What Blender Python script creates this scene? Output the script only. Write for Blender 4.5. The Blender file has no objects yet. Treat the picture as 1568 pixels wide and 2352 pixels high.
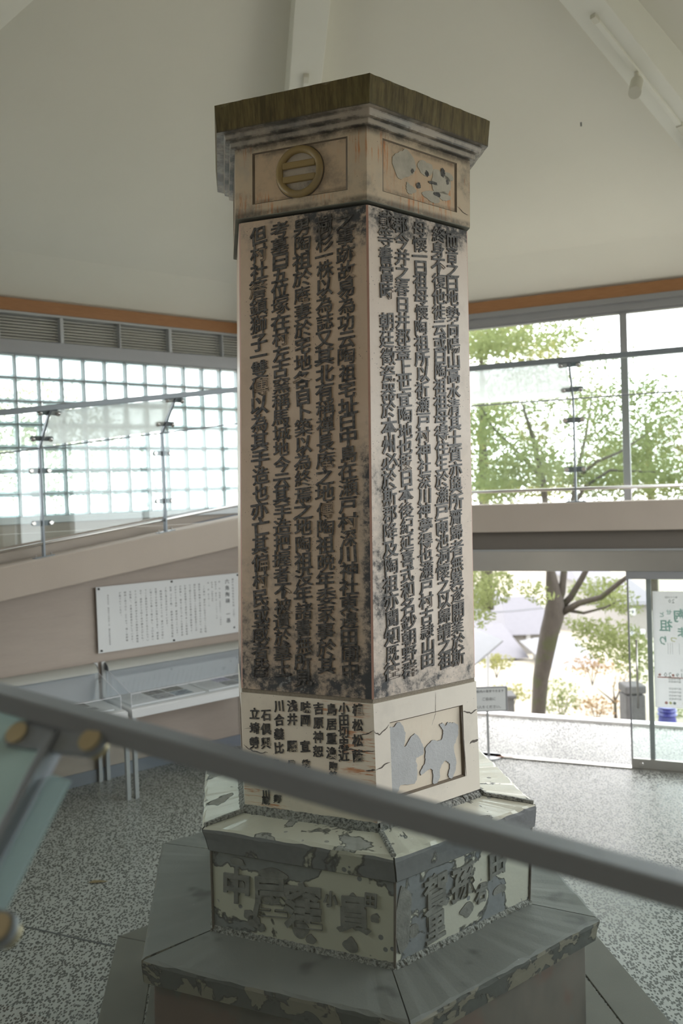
import bpy, math, random
from math import sin, cos, tan, radians, pi
from mathutils import Vector, Matrix
random.seed(7)
C = bpy.context.scene.collection
SC = bpy.context.scene

# ---------------------------------------------------------------- camera
EYE = 2.56
F_PX, PITCH, ROLL = 1896.85, 0.0239, 0.0358
cam_d = bpy.data.cameras.new('camera')
cam = bpy.data.objects.new('camera', cam_d); C.objects.link(cam); SC.camera = cam
fw = Vector((0, cos(PITCH), -sin(PITCH))); up = Vector((0, sin(PITCH), cos(PITCH))); rt = Vector((1, 0, 0))
cx = rt * cos(ROLL) - up * sin(ROLL); cy = rt * sin(ROLL) + up * cos(ROLL)
m = Matrix((cx, cy, -fw)).transposed().to_4x4(); m.translation = (0, 0, EYE)
cam.matrix_world = m
cam_d.sensor_fit = 'VERTICAL'; cam_d.sensor_height = 36; cam_d.sensor_width = 24
cam_d.lens = 36 * F_PX / 2352
cam_d.clip_start = 0.02; cam_d.clip_end = 500
cam_d.dof.use_dof = True; cam_d.dof.focus_distance = 3.6; cam_d.dof.aperture_fstop = 2.0

# ---------------------------------------------------------------- sky, exposure
world = bpy.data.worlds.new('sky'); SC.world = world; world.use_nodes = True
wt = world.node_tree; wt.nodes.clear()
wo = wt.nodes.new('ShaderNodeOutputWorld'); wb = wt.nodes.new('ShaderNodeBackground')
wb.inputs['Color'].default_value = (0.97, 0.965, 1.0, 1); wb.inputs['Strength'].default_value = 5.2
wt.links.new(wb.outputs[0], wo.inputs[0])
SC.view_settings.view_transform = 'Standard'; SC.view_settings.look = 'None'
SC.view_settings.gamma = 1.0; SC.view_settings.use_curve_mapping = False
SC.view_settings.exposure = 0.48
SC.cycles.transparent_max_bounces = 24
SC.cycles.max_bounces = 10; SC.cycles.diffuse_bounces = 6

# ---------------------------------------------------------------- frames
AX = Vector((0.049, 4.2, 0))                       # axis of the monument and of the hexagonal hall
DEGS = {'left': 128.2, 'right': 68.2, 'far_right': 8.2, 'near_right': 308.2, 'near_left': 248.2, 'far_left': 188.2}
def WF(deg):
    """frame of one side of the hall: s along the wall (to the right seen from inside), a outwards, z up"""
    th = radians(deg); n = Vector((cos(th), sin(th), 0)); t = Vector((sin(th), -cos(th), 0))
    return lambda s, a, z: AX + t * s + n * a + Vector((0, 0, z))
FL, FR = WF(128.2), WF(68.2)
T30 = tan(radians(30))
def portal(fr, s0, s1, a, z0, z1):
    d = bpy.data.lights.new('window_portal', 'AREA'); d.shape = 'RECTANGLE'; d.size = abs(s1 - s0); d.size_y = z1 - z0
    d.cycles.is_portal = True
    o = bpy.data.objects.new('window_portal', d); C.objects.link(o)
    c = fr((s0 + s1) / 2, a, (z0 + z1) / 2); t = (fr(1, 0, 0) - fr(0, 0, 0)); n = (fr(0, 1, 0) - fr(0, 0, 0))
    mm = Matrix((t, Vector((0, 0, 1)), n)).transposed()
    if mm.determinant() < 0: mm = Matrix((-t, Vector((0, 0, 1)), n)).transposed()
    mm = mm.to_4x4(); mm.translation = c; o.matrix_world = mm
portal(FR, -2.6, 2.7, 5.08, 2.3, 4.28)
portal(FR, -0.9, 2.2, 3.9, 0.02, 1.77)
portal(FL, -2.85, 2.85, 5.08, 2.42, 4.02)
portal(WF(8.2), -2.6, 2.6, 5.08, 1.2, 4.3)
portal(WF(188.2), -1.6, 1.6, 5.08, 2.6, 4.3)  # portal of the unseen window added for fill light
portal(WF(308.2), -2.7, -1.2, 5.08, 1.6, 4.3)

# ---------------------------------------------------------------- node helper
class NT:
    def __init__(s, name):
        s.m = bpy.data.materials.new(name); s.m.use_nodes = True; s.t = s.m.node_tree; s.t.nodes.clear()
        s.out = s.t.nodes.new('ShaderNodeOutputMaterial')
        s._c = None
    def put(s, sock, v):
        if isinstance(v, bpy.types.NodeSocket): s.t.links.new(v, sock)
        elif v is not None:
            if hasattr(sock.default_value, '__len__'):
                if isinstance(v, (int, float)): v = (v, v, v)
                v = tuple(v); n = len(sock.default_value)
                sock.default_value = (v + (1,))[:n] if len(v) < n else v[:n]
            else: sock.default_value = v
    @property
    def co(s):
        if s._c is None: s._c = s.t.nodes.new('ShaderNodeTexCoord').outputs['Object']
        return s._c
    def vm(s, op, a, b=None):
        n = s.t.nodes.new('ShaderNodeVectorMath'); n.operation = op; s.put(n.inputs[0], a)
        if b is not None: s.put(n.inputs[1], b)
        return n.outputs['Value' if op in ('DOT_PRODUCT', 'LENGTH') else 'Vector']
    def ma(s, op, a, b=None, c=None):
        n = s.t.nodes.new('ShaderNodeMath'); n.operation = op; s.put(n.inputs[0], a)
        if b is not None: s.put(n.inputs[1], b)
        if c is not None: s.put(n.inputs[2], c)
        return n.outputs[0]
    def mr(s, v, a, b, c=0., d=1.):
        n = s.t.nodes.new('ShaderNodeMapRange'); n.interpolation_type = 'SMOOTHSTEP'
        for i, x in enumerate((v, a, b, c, d)): s.put(n.inputs[i], x)
        return n.outputs[0]
    def noise(s, scale, detail=4, rough=.55, vec=None, dist=0.):
        n = s.t.nodes.new('ShaderNodeTexNoise'); s.put(n.inputs['Vector'], vec or s.co)
        n.inputs['Scale'].default_value = scale; n.inputs['Detail'].default_value = detail
        n.inputs['Roughness'].default_value = rough; n.inputs['Distortion'].default_value = dist
        return n.outputs[0]
    def voro(s, scale, feature='F1', vec=None, rnd=1.):
        n = s.t.nodes.new('ShaderNodeTexVoronoi'); n.feature = feature; s.put(n.inputs['Vector'], vec or s.co)
        n.inputs['Scale'].default_value = scale; n.inputs['Randomness'].default_value = rnd
        return n
    def mix(s, f, a, b):
        n = s.t.nodes.new('ShaderNodeMix'); n.data_type = 'RGBA'
        s.put(n.inputs[0], f); s.put(n.inputs[6], a); s.put(n.inputs[7], b); return n.outputs[2]
    def scale(s, v): return s.vm('MULTIPLY', s.co, v)
    def z(s):
        n = s.t.nodes.new('ShaderNodeSeparateXYZ'); s.put(n.inputs[0], s.co); return n.outputs[2]
    def bump(s, h, strength=.3, dist=.01):
        n = s.t.nodes.new('ShaderNodeBump'); s.put(n.inputs['Height'], h)
        n.inputs['Strength'].default_value = strength; n.inputs['Distance'].default_value = dist; return n.outputs[0]
    def pbr(s, col, rough=.6, metal=0., normal=None, spec=.5, **k):
        n = s.t.nodes.new('ShaderNodeBsdfPrincipled')
        s.put(n.inputs['Base Color'], col); s.put(n.inputs['Roughness'], rough); s.put(n.inputs['Metallic'], metal)
        s.put(n.inputs['Specular IOR Level'], spec)
        if normal is not None: s.put(n.inputs['Normal'], normal)
        for a, b in k.items(): s.put(n.inputs[a.replace('_', ' ')], b)
        return n.outputs[0]
    def sh(s, kind, **k):
        n = s.t.nodes.new('ShaderNode' + kind)
        for a, b in k.items(): s.put(n.inputs[a.replace('_', ' ')], b)
        return n.outputs[0]
    def mixs(s, f, a, b):
        n = s.t.nodes.new('ShaderNodeMixShader'); s.put(n.inputs[0], f); s.put(n.inputs[1], a); s.put(n.inputs[2], b); return n.outputs[0]
    def end(s, sh): s.t.links.new(sh, s.out.inputs[0]); return s.m

def plain(name, col, rough=.6, metal=0., var=.06, vs=6., bumps=0., bs=60., spec=.5):
    n = NT(name); f = n.noise(vs, 5)
    c = n.mix(f, tuple(x * (1 - var) for x in col), tuple(min(1, x * (1 + var)) for x in col))
    nr = n.bump(n.noise(bs, 4), bumps, .004) if bumps else None
    return n.end(n.pbr(c, rough, metal, nr, spec))

# ---------------------------------------------------------------- materials
MAT = {}
def glassy(name, tint, refl=.08, rough=.0, frost=0., frostcol=(.8, .85, .85)):
    n = NT(name); lw = n.t.nodes.new('ShaderNodeLayerWeight'); lw.inputs['Blend'].default_value = .5
    fr = n.ma('ADD', n.ma('MULTIPLY', n.ma('POWER', lw.outputs['Facing'], 5.), .9), .035)
    a = n.sh('BsdfTransparent', Color=tint)
    if frost:
        d = n.mixs(.25, n.sh('BsdfTranslucent', Color=frostcol), n.sh('BsdfDiffuse', Color=frostcol))
        a = n.mixs(frost, a, d)
    return n.end(n.mixs(fr, a, n.sh('BsdfGlossy', Color=(1, 1, 1), Roughness=rough)))
MAT['glass'] = glassy('clear_glass', (.93, .96, .95))
MAT['rail_glass'] = glassy('greenish_glass', (.93, .965, .955))
MAT['near_glass'] = glassy('near_green_glass', (.87, .905, .893))
MAT['film'] = glassy('frosted_film', (.9, .95, .93), frost=.70, frostcol=(.97, .98, .97))
MAT['near_film'] = glassy('near_frosted_film', (.8, .9, .88), frost=.8, frostcol=(.56, .66, .63))
MAT['near_strip'] = glassy('frosted_edge_strip', (.85, .95, .95), frost=.85, frostcol=(.62, .72, .74))
MAT['acrylic'] = glassy('acrylic', (.955, .965, .97))
MAT['block_face'] = glassy('glass_block_face', (.95, .98, .97), frost=.12, frostcol=(.9, .95, .95))
n = NT('glass_block_side'); MAT['block_side'] = n.end(n.mixs(.25, n.mixs(.6, n.sh('BsdfTranslucent', Color=(.42, .50, .50)), n.sh('BsdfTransparent', Color=(.5, .58, .58))), n.sh('BsdfGlossy', Color=(1, 1, 1), Roughness=.15)))
MAT['joint'] = plain('grey_block_joint', (.30, .31, .32), .6)
n = NT('ceiling_plaster'); f = n.noise(1.3, 3)
MAT['ceiling'] = n.end(n.pbr(n.mix(f, (.70, .685, .615), (.74, .725, .655)), .75, 0, n.bump(n.noise(90, 2), .05, .002)))
MAT['beam_white'] = plain('white_beam_paint', (.78, .78, .72), .6, var=.02)
MAT['stucco'] = None
n = NT('beige_stucco'); f = n.noise(2.5, 5); g = n.noise(140, 3)
MAT['stucco'] = n.end(n.pbr(n.mix(f, (.43, .365, .31), (.50, .43, .37)), .85, 0, n.bump(g, .35, .004)))
n = NT('brushed_beige_wall'); f = n.noise(3, 5, vec=n.scale((1, 1, 6))); g = n.noise(50, 5, vec=n.scale((.4, .4, 3)))
MAT['wall_beige'] = n.end(n.pbr(n.mix(n.ma('ADD', n.ma('MULTIPLY', f, .6), n.ma('MULTIPLY', g, .4)), (.37, .315, .275), (.50, .43, .37)), .85, 0, n.bump(g, .15, .003)))
MAT['dark_soffit'] = plain('brown_soffit', (.20, .175, .15), .7)
MAT['white_paint'] = plain('white_painted_metal', (.62, .63, .63), .45, var=.02)
MAT['alu'] = plain('grey_aluminium', (.42, .43, .44), .38, .35, var=.03)
MAT['frame_grey'] = plain('grey_window_frame', (.30, .30, .31), .45, .2, var=.03)
MAT['rail_paint'] = plain('blue_grey_paint', (.25, .28, .31), .38, .3, var=.04)
MAT['steel'] = plain('stainless_steel', (.62, .60, .58), .28, 1., var=.05)
MAT['door_steel'] = plain('brushed_door_steel', (.50, .485, .46), .36, .9, var=.15, vs=2.)
MAT['brass'] = plain('brass_bolt_cap', (.50, .42, .27), .35, .85, var=.1)
MAT['black'] = plain('black_plastic', (.03, .03, .03), .5)
MAT['dark_metal'] = plain('dark_metal', (.10, .105, .11), .5, .3)
MAT['blue_grey'] = plain('blue_grey_vinyl', (.20, .22, .26), .6)
MAT['louvre'] = plain('grey_louvre_blade', (.78, .77, .72), .5, .1, var=.08, vs=12)
MAT['louvre_dark'] = plain('dark_louvre_back', (.14, .14, .13), .8)
n = NT('orange_wood'); g = n.noise(9, 5, vec=n.scale((1, 1, 14)))
MAT['wood'] = n.end(n.pbr(n.mix(g, (.25, .11, .045), (.42, .21, .09)), .45, 0, n.bump(g, .1, .002)))
# floor: washed pebble concrete
n = NT('washed_pebble_floor')
wv = n.vm('ADD', n.co, n.vm('MULTIPLY', n.vm('SUBTRACT', n.t.nodes.new('ShaderNodeTexNoise').outputs[1], (.5, .5, .5)), (.02, .02, 0)))
vo = n.voro(74, 'F1', n.vm('MULTIPLY', wv, (1, .62, .01)))
peb = n.mr(vo.outputs['Distance'], .42, .52, 1, 0)
rnd = n.noise(45, 3); big = n.noise(1.1, 4)
mort = n.mix(n.noise(25, 5), (.34, .342, .32), (.48, .48, .455))
pc = n.mix(rnd, (.03, .033, .033), (.13, .135, .125))
c = n.mix(peb, mort, pc); c = n.mix(n.mr(big, .35, .7, 0, .2), c, (.14, .145, .13))
MAT['floor'] = n.end(n.pbr(c, n.mix(peb, (.42,) * 3, (.25,) * 3), 0, n.bump(peb, .6, .004)))
n = NT('granite_border'); f = n.noise(5, 6); g = n.noise(160, 3)
MAT['border'] = n.end(n.pbr(n.mix(f, (.10, .10, .085), (.17, .165, .14)), .7, 0, n.bump(g, .3, .003)))
n = NT('pale_terrace'); g = n.noise(60, 5, vec=n.scale((1, 3, 1))); f = n.voro(55)
MAT['terrace'] = n.end(n.pbr(n.mix(n.mr(f.outputs['Distance'], .15, .3, .55, 0), n.mix(g, (.90, .90, .90), (.97, .97, .97)), (.50, .51, .52)), .7))

def soot(name, base, base2, left):
    """cream shino glaze with soot and lichen blackening"""
    n = NT(name); z = n.z(); t = radians(248.2 if left else 308.2)
    u = n.vm('DOT_PRODUCT', n.co, (sin(t), -cos(t), 0)) if left else n.vm('DOT_PRODUCT', n.co, (-sin(t), cos(t), 0))
    # u grows away from the front edge for both faces: front edge at about -0.3
    fine = n.noise(34, 8, .72); med = n.noise(6.5, 6, .65); bigm = n.noise(1.7, 3, .5)
    c = n.mix(n.mr(bigm, .3, .7), base, base2)
    c = n.mix(n.mr(n.noise(9, 6, .6), .5, .75, 0, .35), c, tuple(x * .72 for x in base))
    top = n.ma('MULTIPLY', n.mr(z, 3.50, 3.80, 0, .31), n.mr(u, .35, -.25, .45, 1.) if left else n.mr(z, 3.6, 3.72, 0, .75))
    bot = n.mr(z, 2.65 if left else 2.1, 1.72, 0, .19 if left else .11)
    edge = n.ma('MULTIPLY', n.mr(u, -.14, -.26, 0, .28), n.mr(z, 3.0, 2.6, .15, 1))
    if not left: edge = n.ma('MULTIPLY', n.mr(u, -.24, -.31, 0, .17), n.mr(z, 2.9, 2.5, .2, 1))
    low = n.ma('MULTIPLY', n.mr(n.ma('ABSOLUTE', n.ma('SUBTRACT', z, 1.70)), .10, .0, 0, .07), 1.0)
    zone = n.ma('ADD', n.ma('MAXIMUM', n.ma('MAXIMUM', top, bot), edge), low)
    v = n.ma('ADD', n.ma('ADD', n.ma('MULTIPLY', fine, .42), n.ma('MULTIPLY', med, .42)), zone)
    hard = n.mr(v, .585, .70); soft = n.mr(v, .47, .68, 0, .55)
    sp = n.voro(75); spk = n.ma('MULTIPLY', n.mr(sp.outputs['Distance'], .10, .17, 1, 0), n.mr(n.noise(5, 3), .52, .60))
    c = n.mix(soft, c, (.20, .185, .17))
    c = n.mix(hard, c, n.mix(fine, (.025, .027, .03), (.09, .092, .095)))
    c = n.mix(spk, c, (.05, .05, .055))
    lic = n.ma('MULTIPLY', n.mr(n.noise(22, 6, .7), .60, .66), n.mr(zone, .12, .3))
    c = n.mix(n.ma('MULTIPLY', lic, .6), c, (.42, .43, .41))
    return n.end(n.pbr(c, n.mix(hard, (.42,) * 3, (.75,) * 3), 0, n.bump(n.ma('ADD', n.ma('MULTIPLY', fine, .5), med), .25, .004)))
MAT['shaft_left'] = soot('sooty_shaded_tan_glaze', (.52, .39, .28), (.62, .49, .37), True)  # left face gets less light: part of that shade is in the tan
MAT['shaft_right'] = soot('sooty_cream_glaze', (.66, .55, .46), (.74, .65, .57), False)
MAT['edge_pink'] = plain('pinkish_edge', (.46, .27, .21), .6, var=.3, vs=9)
def cream(name, a, b, streak=.0, dark=.0, grey=.0, horiz=True):
    n = NT(name); c = n.mix(n.noise(2.2, 5), a, b)
    sv = n.scale((1.2, 1.2, 16)) if horiz else n.scale((16, 16, 1.2))
    st = n.ma('MULTIPLY', n.mr(n.noise(5, 8, .7, vec=sv), *((.50, .60) if streak > .5 else (.56, .66))), n.mr(n.noise(3.1, 4), *((.45, .58) if streak > .5 else (.5, .62))))
    c = n.mix(n.ma('MULTIPLY', st, streak), c, (.55, .21, .07))
    gd = n.noise(4.5, 7, .68)
    c = n.mix(n.mr(gd, .48, .72, 0, dark), c, (.12, .115, .11))
    c = n.mix(n.mr(n.noise(3.2, 5, .6), .5, .68, 0, grey), c, (.33, .33, .31))
    sp = n.voro(45); spk = n.mr(sp.outputs['Distance'], .05, .09, .8, 0)
    c = n.mix(n.ma('MULTIPLY', spk, n.mr(n.noise(7, 2), .55, .6)), c, (.10, .08, .07))
    ck = n.voro(7, 'DISTANCE_TO_EDGE', n.vm('ADD', n.co, n.vm('MULTIPLY', n.co, (.0, .0, .0))))
    return n.end(n.pbr(c, .38, 0, n.bump(n.ma('ADD', n.ma('MULTIPLY', n.noise(60, 5), .4), gd), .15, .003)))
MAT['frieze'] = cream('frieze_glaze', (.54, .44, .31), (.64, .53, .40), .8, .75, .45, False)
MAT['frieze_in'] = cream('frieze_panel_glaze', (.54, .39, .25), (.64, .51, .37), 1., .6, .3, False)
def shade_dirt_band(name, bands):
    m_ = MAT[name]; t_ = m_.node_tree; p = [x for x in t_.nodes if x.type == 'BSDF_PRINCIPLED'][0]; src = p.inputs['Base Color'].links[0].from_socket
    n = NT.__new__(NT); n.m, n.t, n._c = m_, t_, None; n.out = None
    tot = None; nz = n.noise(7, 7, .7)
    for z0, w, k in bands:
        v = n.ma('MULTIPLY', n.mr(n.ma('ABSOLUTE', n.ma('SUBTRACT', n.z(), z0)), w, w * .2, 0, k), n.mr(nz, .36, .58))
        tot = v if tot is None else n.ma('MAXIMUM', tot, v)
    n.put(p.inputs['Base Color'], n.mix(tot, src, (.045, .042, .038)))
MAT['cornice'] = cream('cornice_glaze', (.36, .32, .26), (.48, .42, .35), .1, 1.0, .8)
MAT['names'] = cream('name_panel_glaze', (.76, .68, .55), (.82, .75, .64), .9, .15, .05)
MAT['panel_out'] = cream('cream_panel_glaze', (.72, .66, .57), (.78, .72, .64), .06, .12, .08)
MAT['panel_in'] = cream('cream_recess_glaze', (.72, .62, .49), (.78, .70, .59), .45, .1, .05, False)
shade_dirt_band('cornice', ((4.122, .010, .95), (4.151, .009, .9), (4.176, .008, .7)))  # crease shade under the cornice steps, painted as dark noisy bands
shade_dirt_band('frieze', ((4.130, .045, .8), (3.815, .03, .7)))
shade_dirt_band('frieze_in', ((4.09, .03, .6), (3.87, .02, .5)))
n = NT('olive_glaze'); g = n.noise(6, 7, .7, vec=n.scale((9, 9, .8))); f = n.noise(3, 4)
c = n.mix(n.mr(g, .28, .74), (.05, .036, .010), (.18, .138, .05)); c = n.mix(n.mr(f, .45, .65, 0, .5), c, (.095, .088, .032))
c = n.mix(n.mr(n.noise(14, 6, .7), .62, .72, 0, .7), c, (.03, .03, .03))
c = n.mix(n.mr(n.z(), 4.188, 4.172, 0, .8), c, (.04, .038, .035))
MAT['olive'] = n.end(n.pbr(c, .5, 0, n.bump(g, .15, .003)))
MAT['crest_gold'] = cream('amber_crest_glaze', (.27, .19, .075), (.34, .25, .11), 0, .3, .0)
MAT['cement_lip'] = plain('olive_cement', (.19, .19, .16), .8, var=.3, vs=12, bumps=.3)
n = NT('ink_relief'); f = n.noise(60, 5)
MAT['ink'] = n.end(n.pbr(n.mix(n.mr(f, .35, .7), (.03, .03, .03), (.14, .13, .12)), .45, 0, n.bump(f, .5, .002)))
MAT['ink_flat'] = plain('black_print', (.06, .06, .065), .6)
MAT['ink_pale'] = plain('grey_print', (.26, .30, .30), .6)
n = NT('sand_mortar'); f = n.noise(130, 4, .7)
MAT['sand'] = n.end(n.pbr(n.mix(f, (.16, .13, .09), (.40, .35, .28)), .9, 0, n.bump(f, .8, .006)))
n = NT('rough_grey_mortar'); f = n.noise(75, 5, .75)
MAT['mortar'] = n.end(n.pbr(n.mix(n.mr(f, .35, .62), (.07, .07, .065), (.44, .44, .41)), .9, 0, n.bump(f, 1., .012)))
n = NT('grey_relief_cement'); f = n.noise(70, 5, .7); g = n.noise(9, 5)
MAT['relief_grey'] = n.end(n.pbr(n.mix(g, (.40, .405, .41), (.54, .545, .55)), .85, 0, n.bump(f, .7, .005)))
MAT['relief_dark'] = plain('dark_outline', (.12, .10, .085), .8, var=.5, vs=20)
def patchy(name, glaze, cement, thr, sc=3.2, gloss=.25, dark=(.06, .062, .06), zg=None):
    n = NT(name); v = n.noise(sc, 5, .55, dist=.6); sm = n.noise(16, 3, .5)
    if zg: v = n.ma('ADD', v, n.mr(n.z(), zg[0], zg[1], 0, zg[2]))
    w = n.ma('ADD', v, n.ma('MULTIPLY', n.ma('SUBTRACT', sm, .5), .16))
    mk = n.mr(w, thr - .006, thr + .006)
    dots = n.voro(17); dk = n.ma('MULTIPLY', n.mr(dots.outputs['Distance'], .17, .21, 1, 0), n.mr(n.noise(4, 2), .50, .54))
    mk = n.ma('MAXIMUM', mk, dk)
    ln = n.mr(n.ma('ABSOLUTE', n.ma('SUBTRACT', w, thr)), .004, .022, .85, 0)
    gl = n.mix(n.noise(4, 5), tuple(x * .88 for x in glaze), glaze)
    ce = n.mix(n.noise(30, 6, .7), tuple(x * .65 for x in cement), tuple(x * 1.3 for x in cement))
    c = n.mix(mk, gl, ce); c = n.mix(ln, c, dark)
    return n.end(n.pbr(c, n.mix(mk, (gloss,) * 3, (.8,) * 3), 0, n.bump(n.ma('ADD', n.ma('MULTIPLY', mk, -.6), n.ma('MULTIPLY', n.noise(60, 5), .35)), .45, .006)))
MAT['slab_glaze'] = patchy('patchy_slab_glaze', (.62, .60, .51), (.31, .31, .29), .555, 4.2)
MAT['slab_edge'] = patchy('patchy_slab_edge', (.46, .45, .37), (.17, .175, .18), .38, 2.2)
MAT['block_glaze'] = patchy('patchy_block_glaze', (.56, .55, .45), (.21, .22, .22), .635, 2.8, zg=(.84, .95, .20))
MAT['block_glaze_r'] = patchy('patchy_block_glaze_bluish', (.58, .57, .49), (.22, .235, .25), .55, 3.0, zg=(.85, .95, .08))
n = NT('dark_stone_slab'); f = n.noise(3, 7, .65); g = n.noise(70, 5, .7)
c = n.mix(f, (.115, .12, .115), (.215, .215, .20)); c = n.mix(n.mr(n.noise(5.5, 2), .60, .74, 0, .75), c, (.05, .05, .05))
c = n.mix(n.mr(n.noise(40, 4, .7), .70, .74, 0, .6), c, (.5, .5, .48))
MAT['stone_top'] = n.end(n.pbr(c, .62, 0, n.bump(n.ma('ADD', g, f), .3, .005)))
MAT['stone_edge'] = patchy('flaked_slab_edge', (.235, .215, .17), (.10, .105, .10), .49, 7.5, .5, (.04, .04, .038))
n = NT('mottled_base'); f = n.noise(2.1, 6, .6, vec=n.scale((1.5, 1.5, .6))); g = n.noise(4.3, 4)
c = n.mix(n.mr(f, .35, .65), (.10, .095, .085), (.17, .15, .13)); c = n.mix(n.mr(g, .5, .62, 0, .6), c, (.17, .10, .08)); c = n.mix(n.mr(n.noise(5, 5), .58, .66, 0, .6), c, (.13, .17, .17))
MAT['base_mottled'] = n.end(n.pbr(c, .5, 0, n.bump(f, .15, .005)))
MAT['worn_grey'] = plain('worn_grey_glaze', (.44, .41, .34), .6, var=.35, vs=22, bumps=.4)
MAT['char_cement'] = plain('worn_character_cement', (.20, .20, .185), .8, var=.75, vs=18, bumps=1.)
MAT['recess_edge'] = plain('brown_recess_edge', (.16, .125, .09), .7, var=.5, vs=14)
MAT['hood_grey'] = plain('warm_grey_hood', (.40, .40, .365), .5)
MAT['board'] = plain('white_board', (.70, .71, .71), .5, var=.02)
MAT['case_back'] = plain('pale_blue_grey_panel', (.52, .55, .58), .5, var=.04)
MAT['spot_white'] = plain('cream_lamp_paint', (.66, .65, .57), .45, var=.02)
MAT['lens'] = plain('lamp_lens', (.35, .35, .36), .2)
def photo(name, a, b, sc):
    n = NT(name); v = n.noise(sc, 5, .6, dist=1.2)
    return n.end(n.pbr(n.mix(n.mr(v, .38, .62), a, b), .4))
MAT['photo_a'] = photo('brown_photo', (.05, .045, .04), (.30, .28, .24), 22)
MAT['photo_b'] = photo('olive_photo', (.08, .075, .055), (.28, .27, .22), 30)
MAT['photo_c'] = photo('grey_photo', (.12, .12, .12), (.42, .42, .42), 28)
MAT['photo_d'] = photo('blue_photo', (.10, .12, .14), (.35, .42, .48), 24)
MAT['photo_e'] = photo('violet_photo', (.18, .17, .30), (.62, .60, .70), 26)
n = NT('bark'); g = n.noise(14, 7, .7, vec=n.scale((1, 1, .45))); f = n.noise(4, 4)
c = n.mix(g, (.022, .018, .014), (.08, .068, .052)); c = n.mix(n.mr(f, .5, .62, 0, .8), c, (.045, .05, .017))
MAT['bark'] = n.end(n.pbr(c, .85, 0, n.bump(g, .6, .02)))
def leafm(name, a, b):
    n = NT(name); c = n.mix(n.noise(2.4, 4), a, b)
    return n.end(n.mixs(.5, n.sh('BsdfDiffuse', Color=c), n.sh('BsdfTranslucent', Color=c)))
MAT['leaf_g'] = leafm('green_leaves', (.11, .135, .05), (.235, .265, .12))
MAT['leaf_y'] = leafm('yellow_green_leaves', (.17, .18, .06), (.27, .26, .11))
MAT['leaf_b'] = leafm('rusty_leaves', (.20, .12, .05), (.28, .21, .12))
MAT['roof'] = plain('grey_roof_tiles', (.082, .080, .088), .6, var=.15)
MAT['house'] = plain('pale_render', (.22, .21, .19), .8)
MAT['house_dark'] = plain('house_window', (.12, .13, .16), .3)
MAT['ground'] = plain('outdoor_ground', (.21, .19, .14), .9, var=.2)
MAT['grey_stone'] = plain('weathered_stone', (.085, .085, .082), .9, var=.4, vs=8, bumps=.4)
MAT['tent'] = plain('white_canvas', (.17, .175, .18), .8)
MAT['cobalt'] = plain('cobalt_glaze', (.03, .03, .22), .2, var=.2)
MAT['white_glaze'] = plain('white_glaze', (.8, .8, .85), .2)
n = NT('poster_paper'); MAT['poster'] = n.end(n.mixs(.6, n.sh('BsdfDiffuse', Color=(.75, .74, .75)), n.sh('BsdfTranslucent', Color=(.92, .89, .90))))
MAT['teal_print'] = plain('teal_print', (.36, .55, .50), .7)
MAT['red_print'] = plain('red_print', (.65, .30, .28), .7)
MAT['yellow_print'] = plain('yellow_print', (.70, .68, .36), .7)
MAT['dead_leaf'] = plain('dead_leaf', (.26, .20, .10), .7, var=.3, vs=60)
MAT['twig'] = plain('red_brown_leaf', (.30, .12, .06), .7, var=.3, vs=60)

# ---------------------------------------------------------------- mesh helper
class MB:
    def __init__(s): s.v = []; s.f = []; s.mi = []
    def add(s, vs, fs, mi=0):
        k = len(s.v); s.v += [tuple(p) for p in vs]; s.f += [tuple(i + k for i in f) for f in fs]; s.mi += [mi] * len(fs); return s
    def box(s, fr, s0, s1, a0, a1, z0, z1, mi=0):
        P = [fr(x, y, zz) for zz in (z0, z1) for x, y in ((s0, a0), (s1, a0), (s1, a1), (s0, a1))]
        return s.add(P, [(0, 1, 2, 3), (7, 6, 5, 4), (0, 4, 5, 1), (1, 5, 6, 2), (2, 6, 7, 3), (3, 7, 4, 0)], mi)
    def hexa(s, P, mi=0):       # eight corners: bottom ring, top ring
        return s.add(P, [(0, 1, 2, 3), (7, 6, 5, 4), (0, 4, 5, 1), (1, 5, 6, 2), (2, 6, 7, 3), (3, 7, 4, 0)], mi)
    def prism(s, A, B, mi=0, caps=True, capmi=None):
        n = len(A); vs = list(A) + list(B)
        fs = [(i, (i + 1) % n, n + (i + 1) % n, n + i) for i in range(n)]
        s.add(vs, fs, mi)
        if caps: s.add(A, [tuple(range(n))[::-1]], mi if capmi is None else capmi); s.add(B, [tuple(range(n))], mi if capmi is None else capmi)
        return s
    def tube(s, pts, r, n=8, mi=0):
        pts = [Vector(p) for p in pts]; rs = r if isinstance(r, (list, tuple)) else [r] * len(pts)
        rings = []; prev = None
        for i, p in enumerate(pts):
            d = (pts[min(i + 1, len(pts) - 1)] - pts[max(i - 1, 0)]).normalized()
            if prev is None:
                x = d.cross(Vector((0, 0, 1)));
                if x.length < .1: x = d.cross(Vector((0, 1, 0)))
                x.normalize()
            else: x = (prev - d * prev.dot(d)).normalized()
            prev = x; y = d.cross(x)
            rings.append([p + (x * cos(2 * pi * k / n) + y * sin(2 * pi * k / n)) * rs[i] for k in range(n)])
        vs = [q for R in rings for q in R]
        fs = [(i * n + k, i * n + (k + 1) % n, (i + 1) * n + (k + 1) % n, (i + 1) * n + k) for i in range(len(rings) - 1) for k in range(n)]
        fs += [tuple(range(n))[::-1], tuple((len(rings) - 1) * n + k for k in range(n))]
        return s.add(vs, fs, mi)
    def disc(s, c, axis, r, h, n=20, mi=0, chamfer=0.):
        c = Vector(c); a = Vector(axis).normalized()
        if chamfer: return s.tube([c, c + a * (h - chamfer), c + a * h], [r, r, r - chamfer], n, mi)
        return s.tube([c, c + a * h], r, n, mi)
ORG = {}
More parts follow.
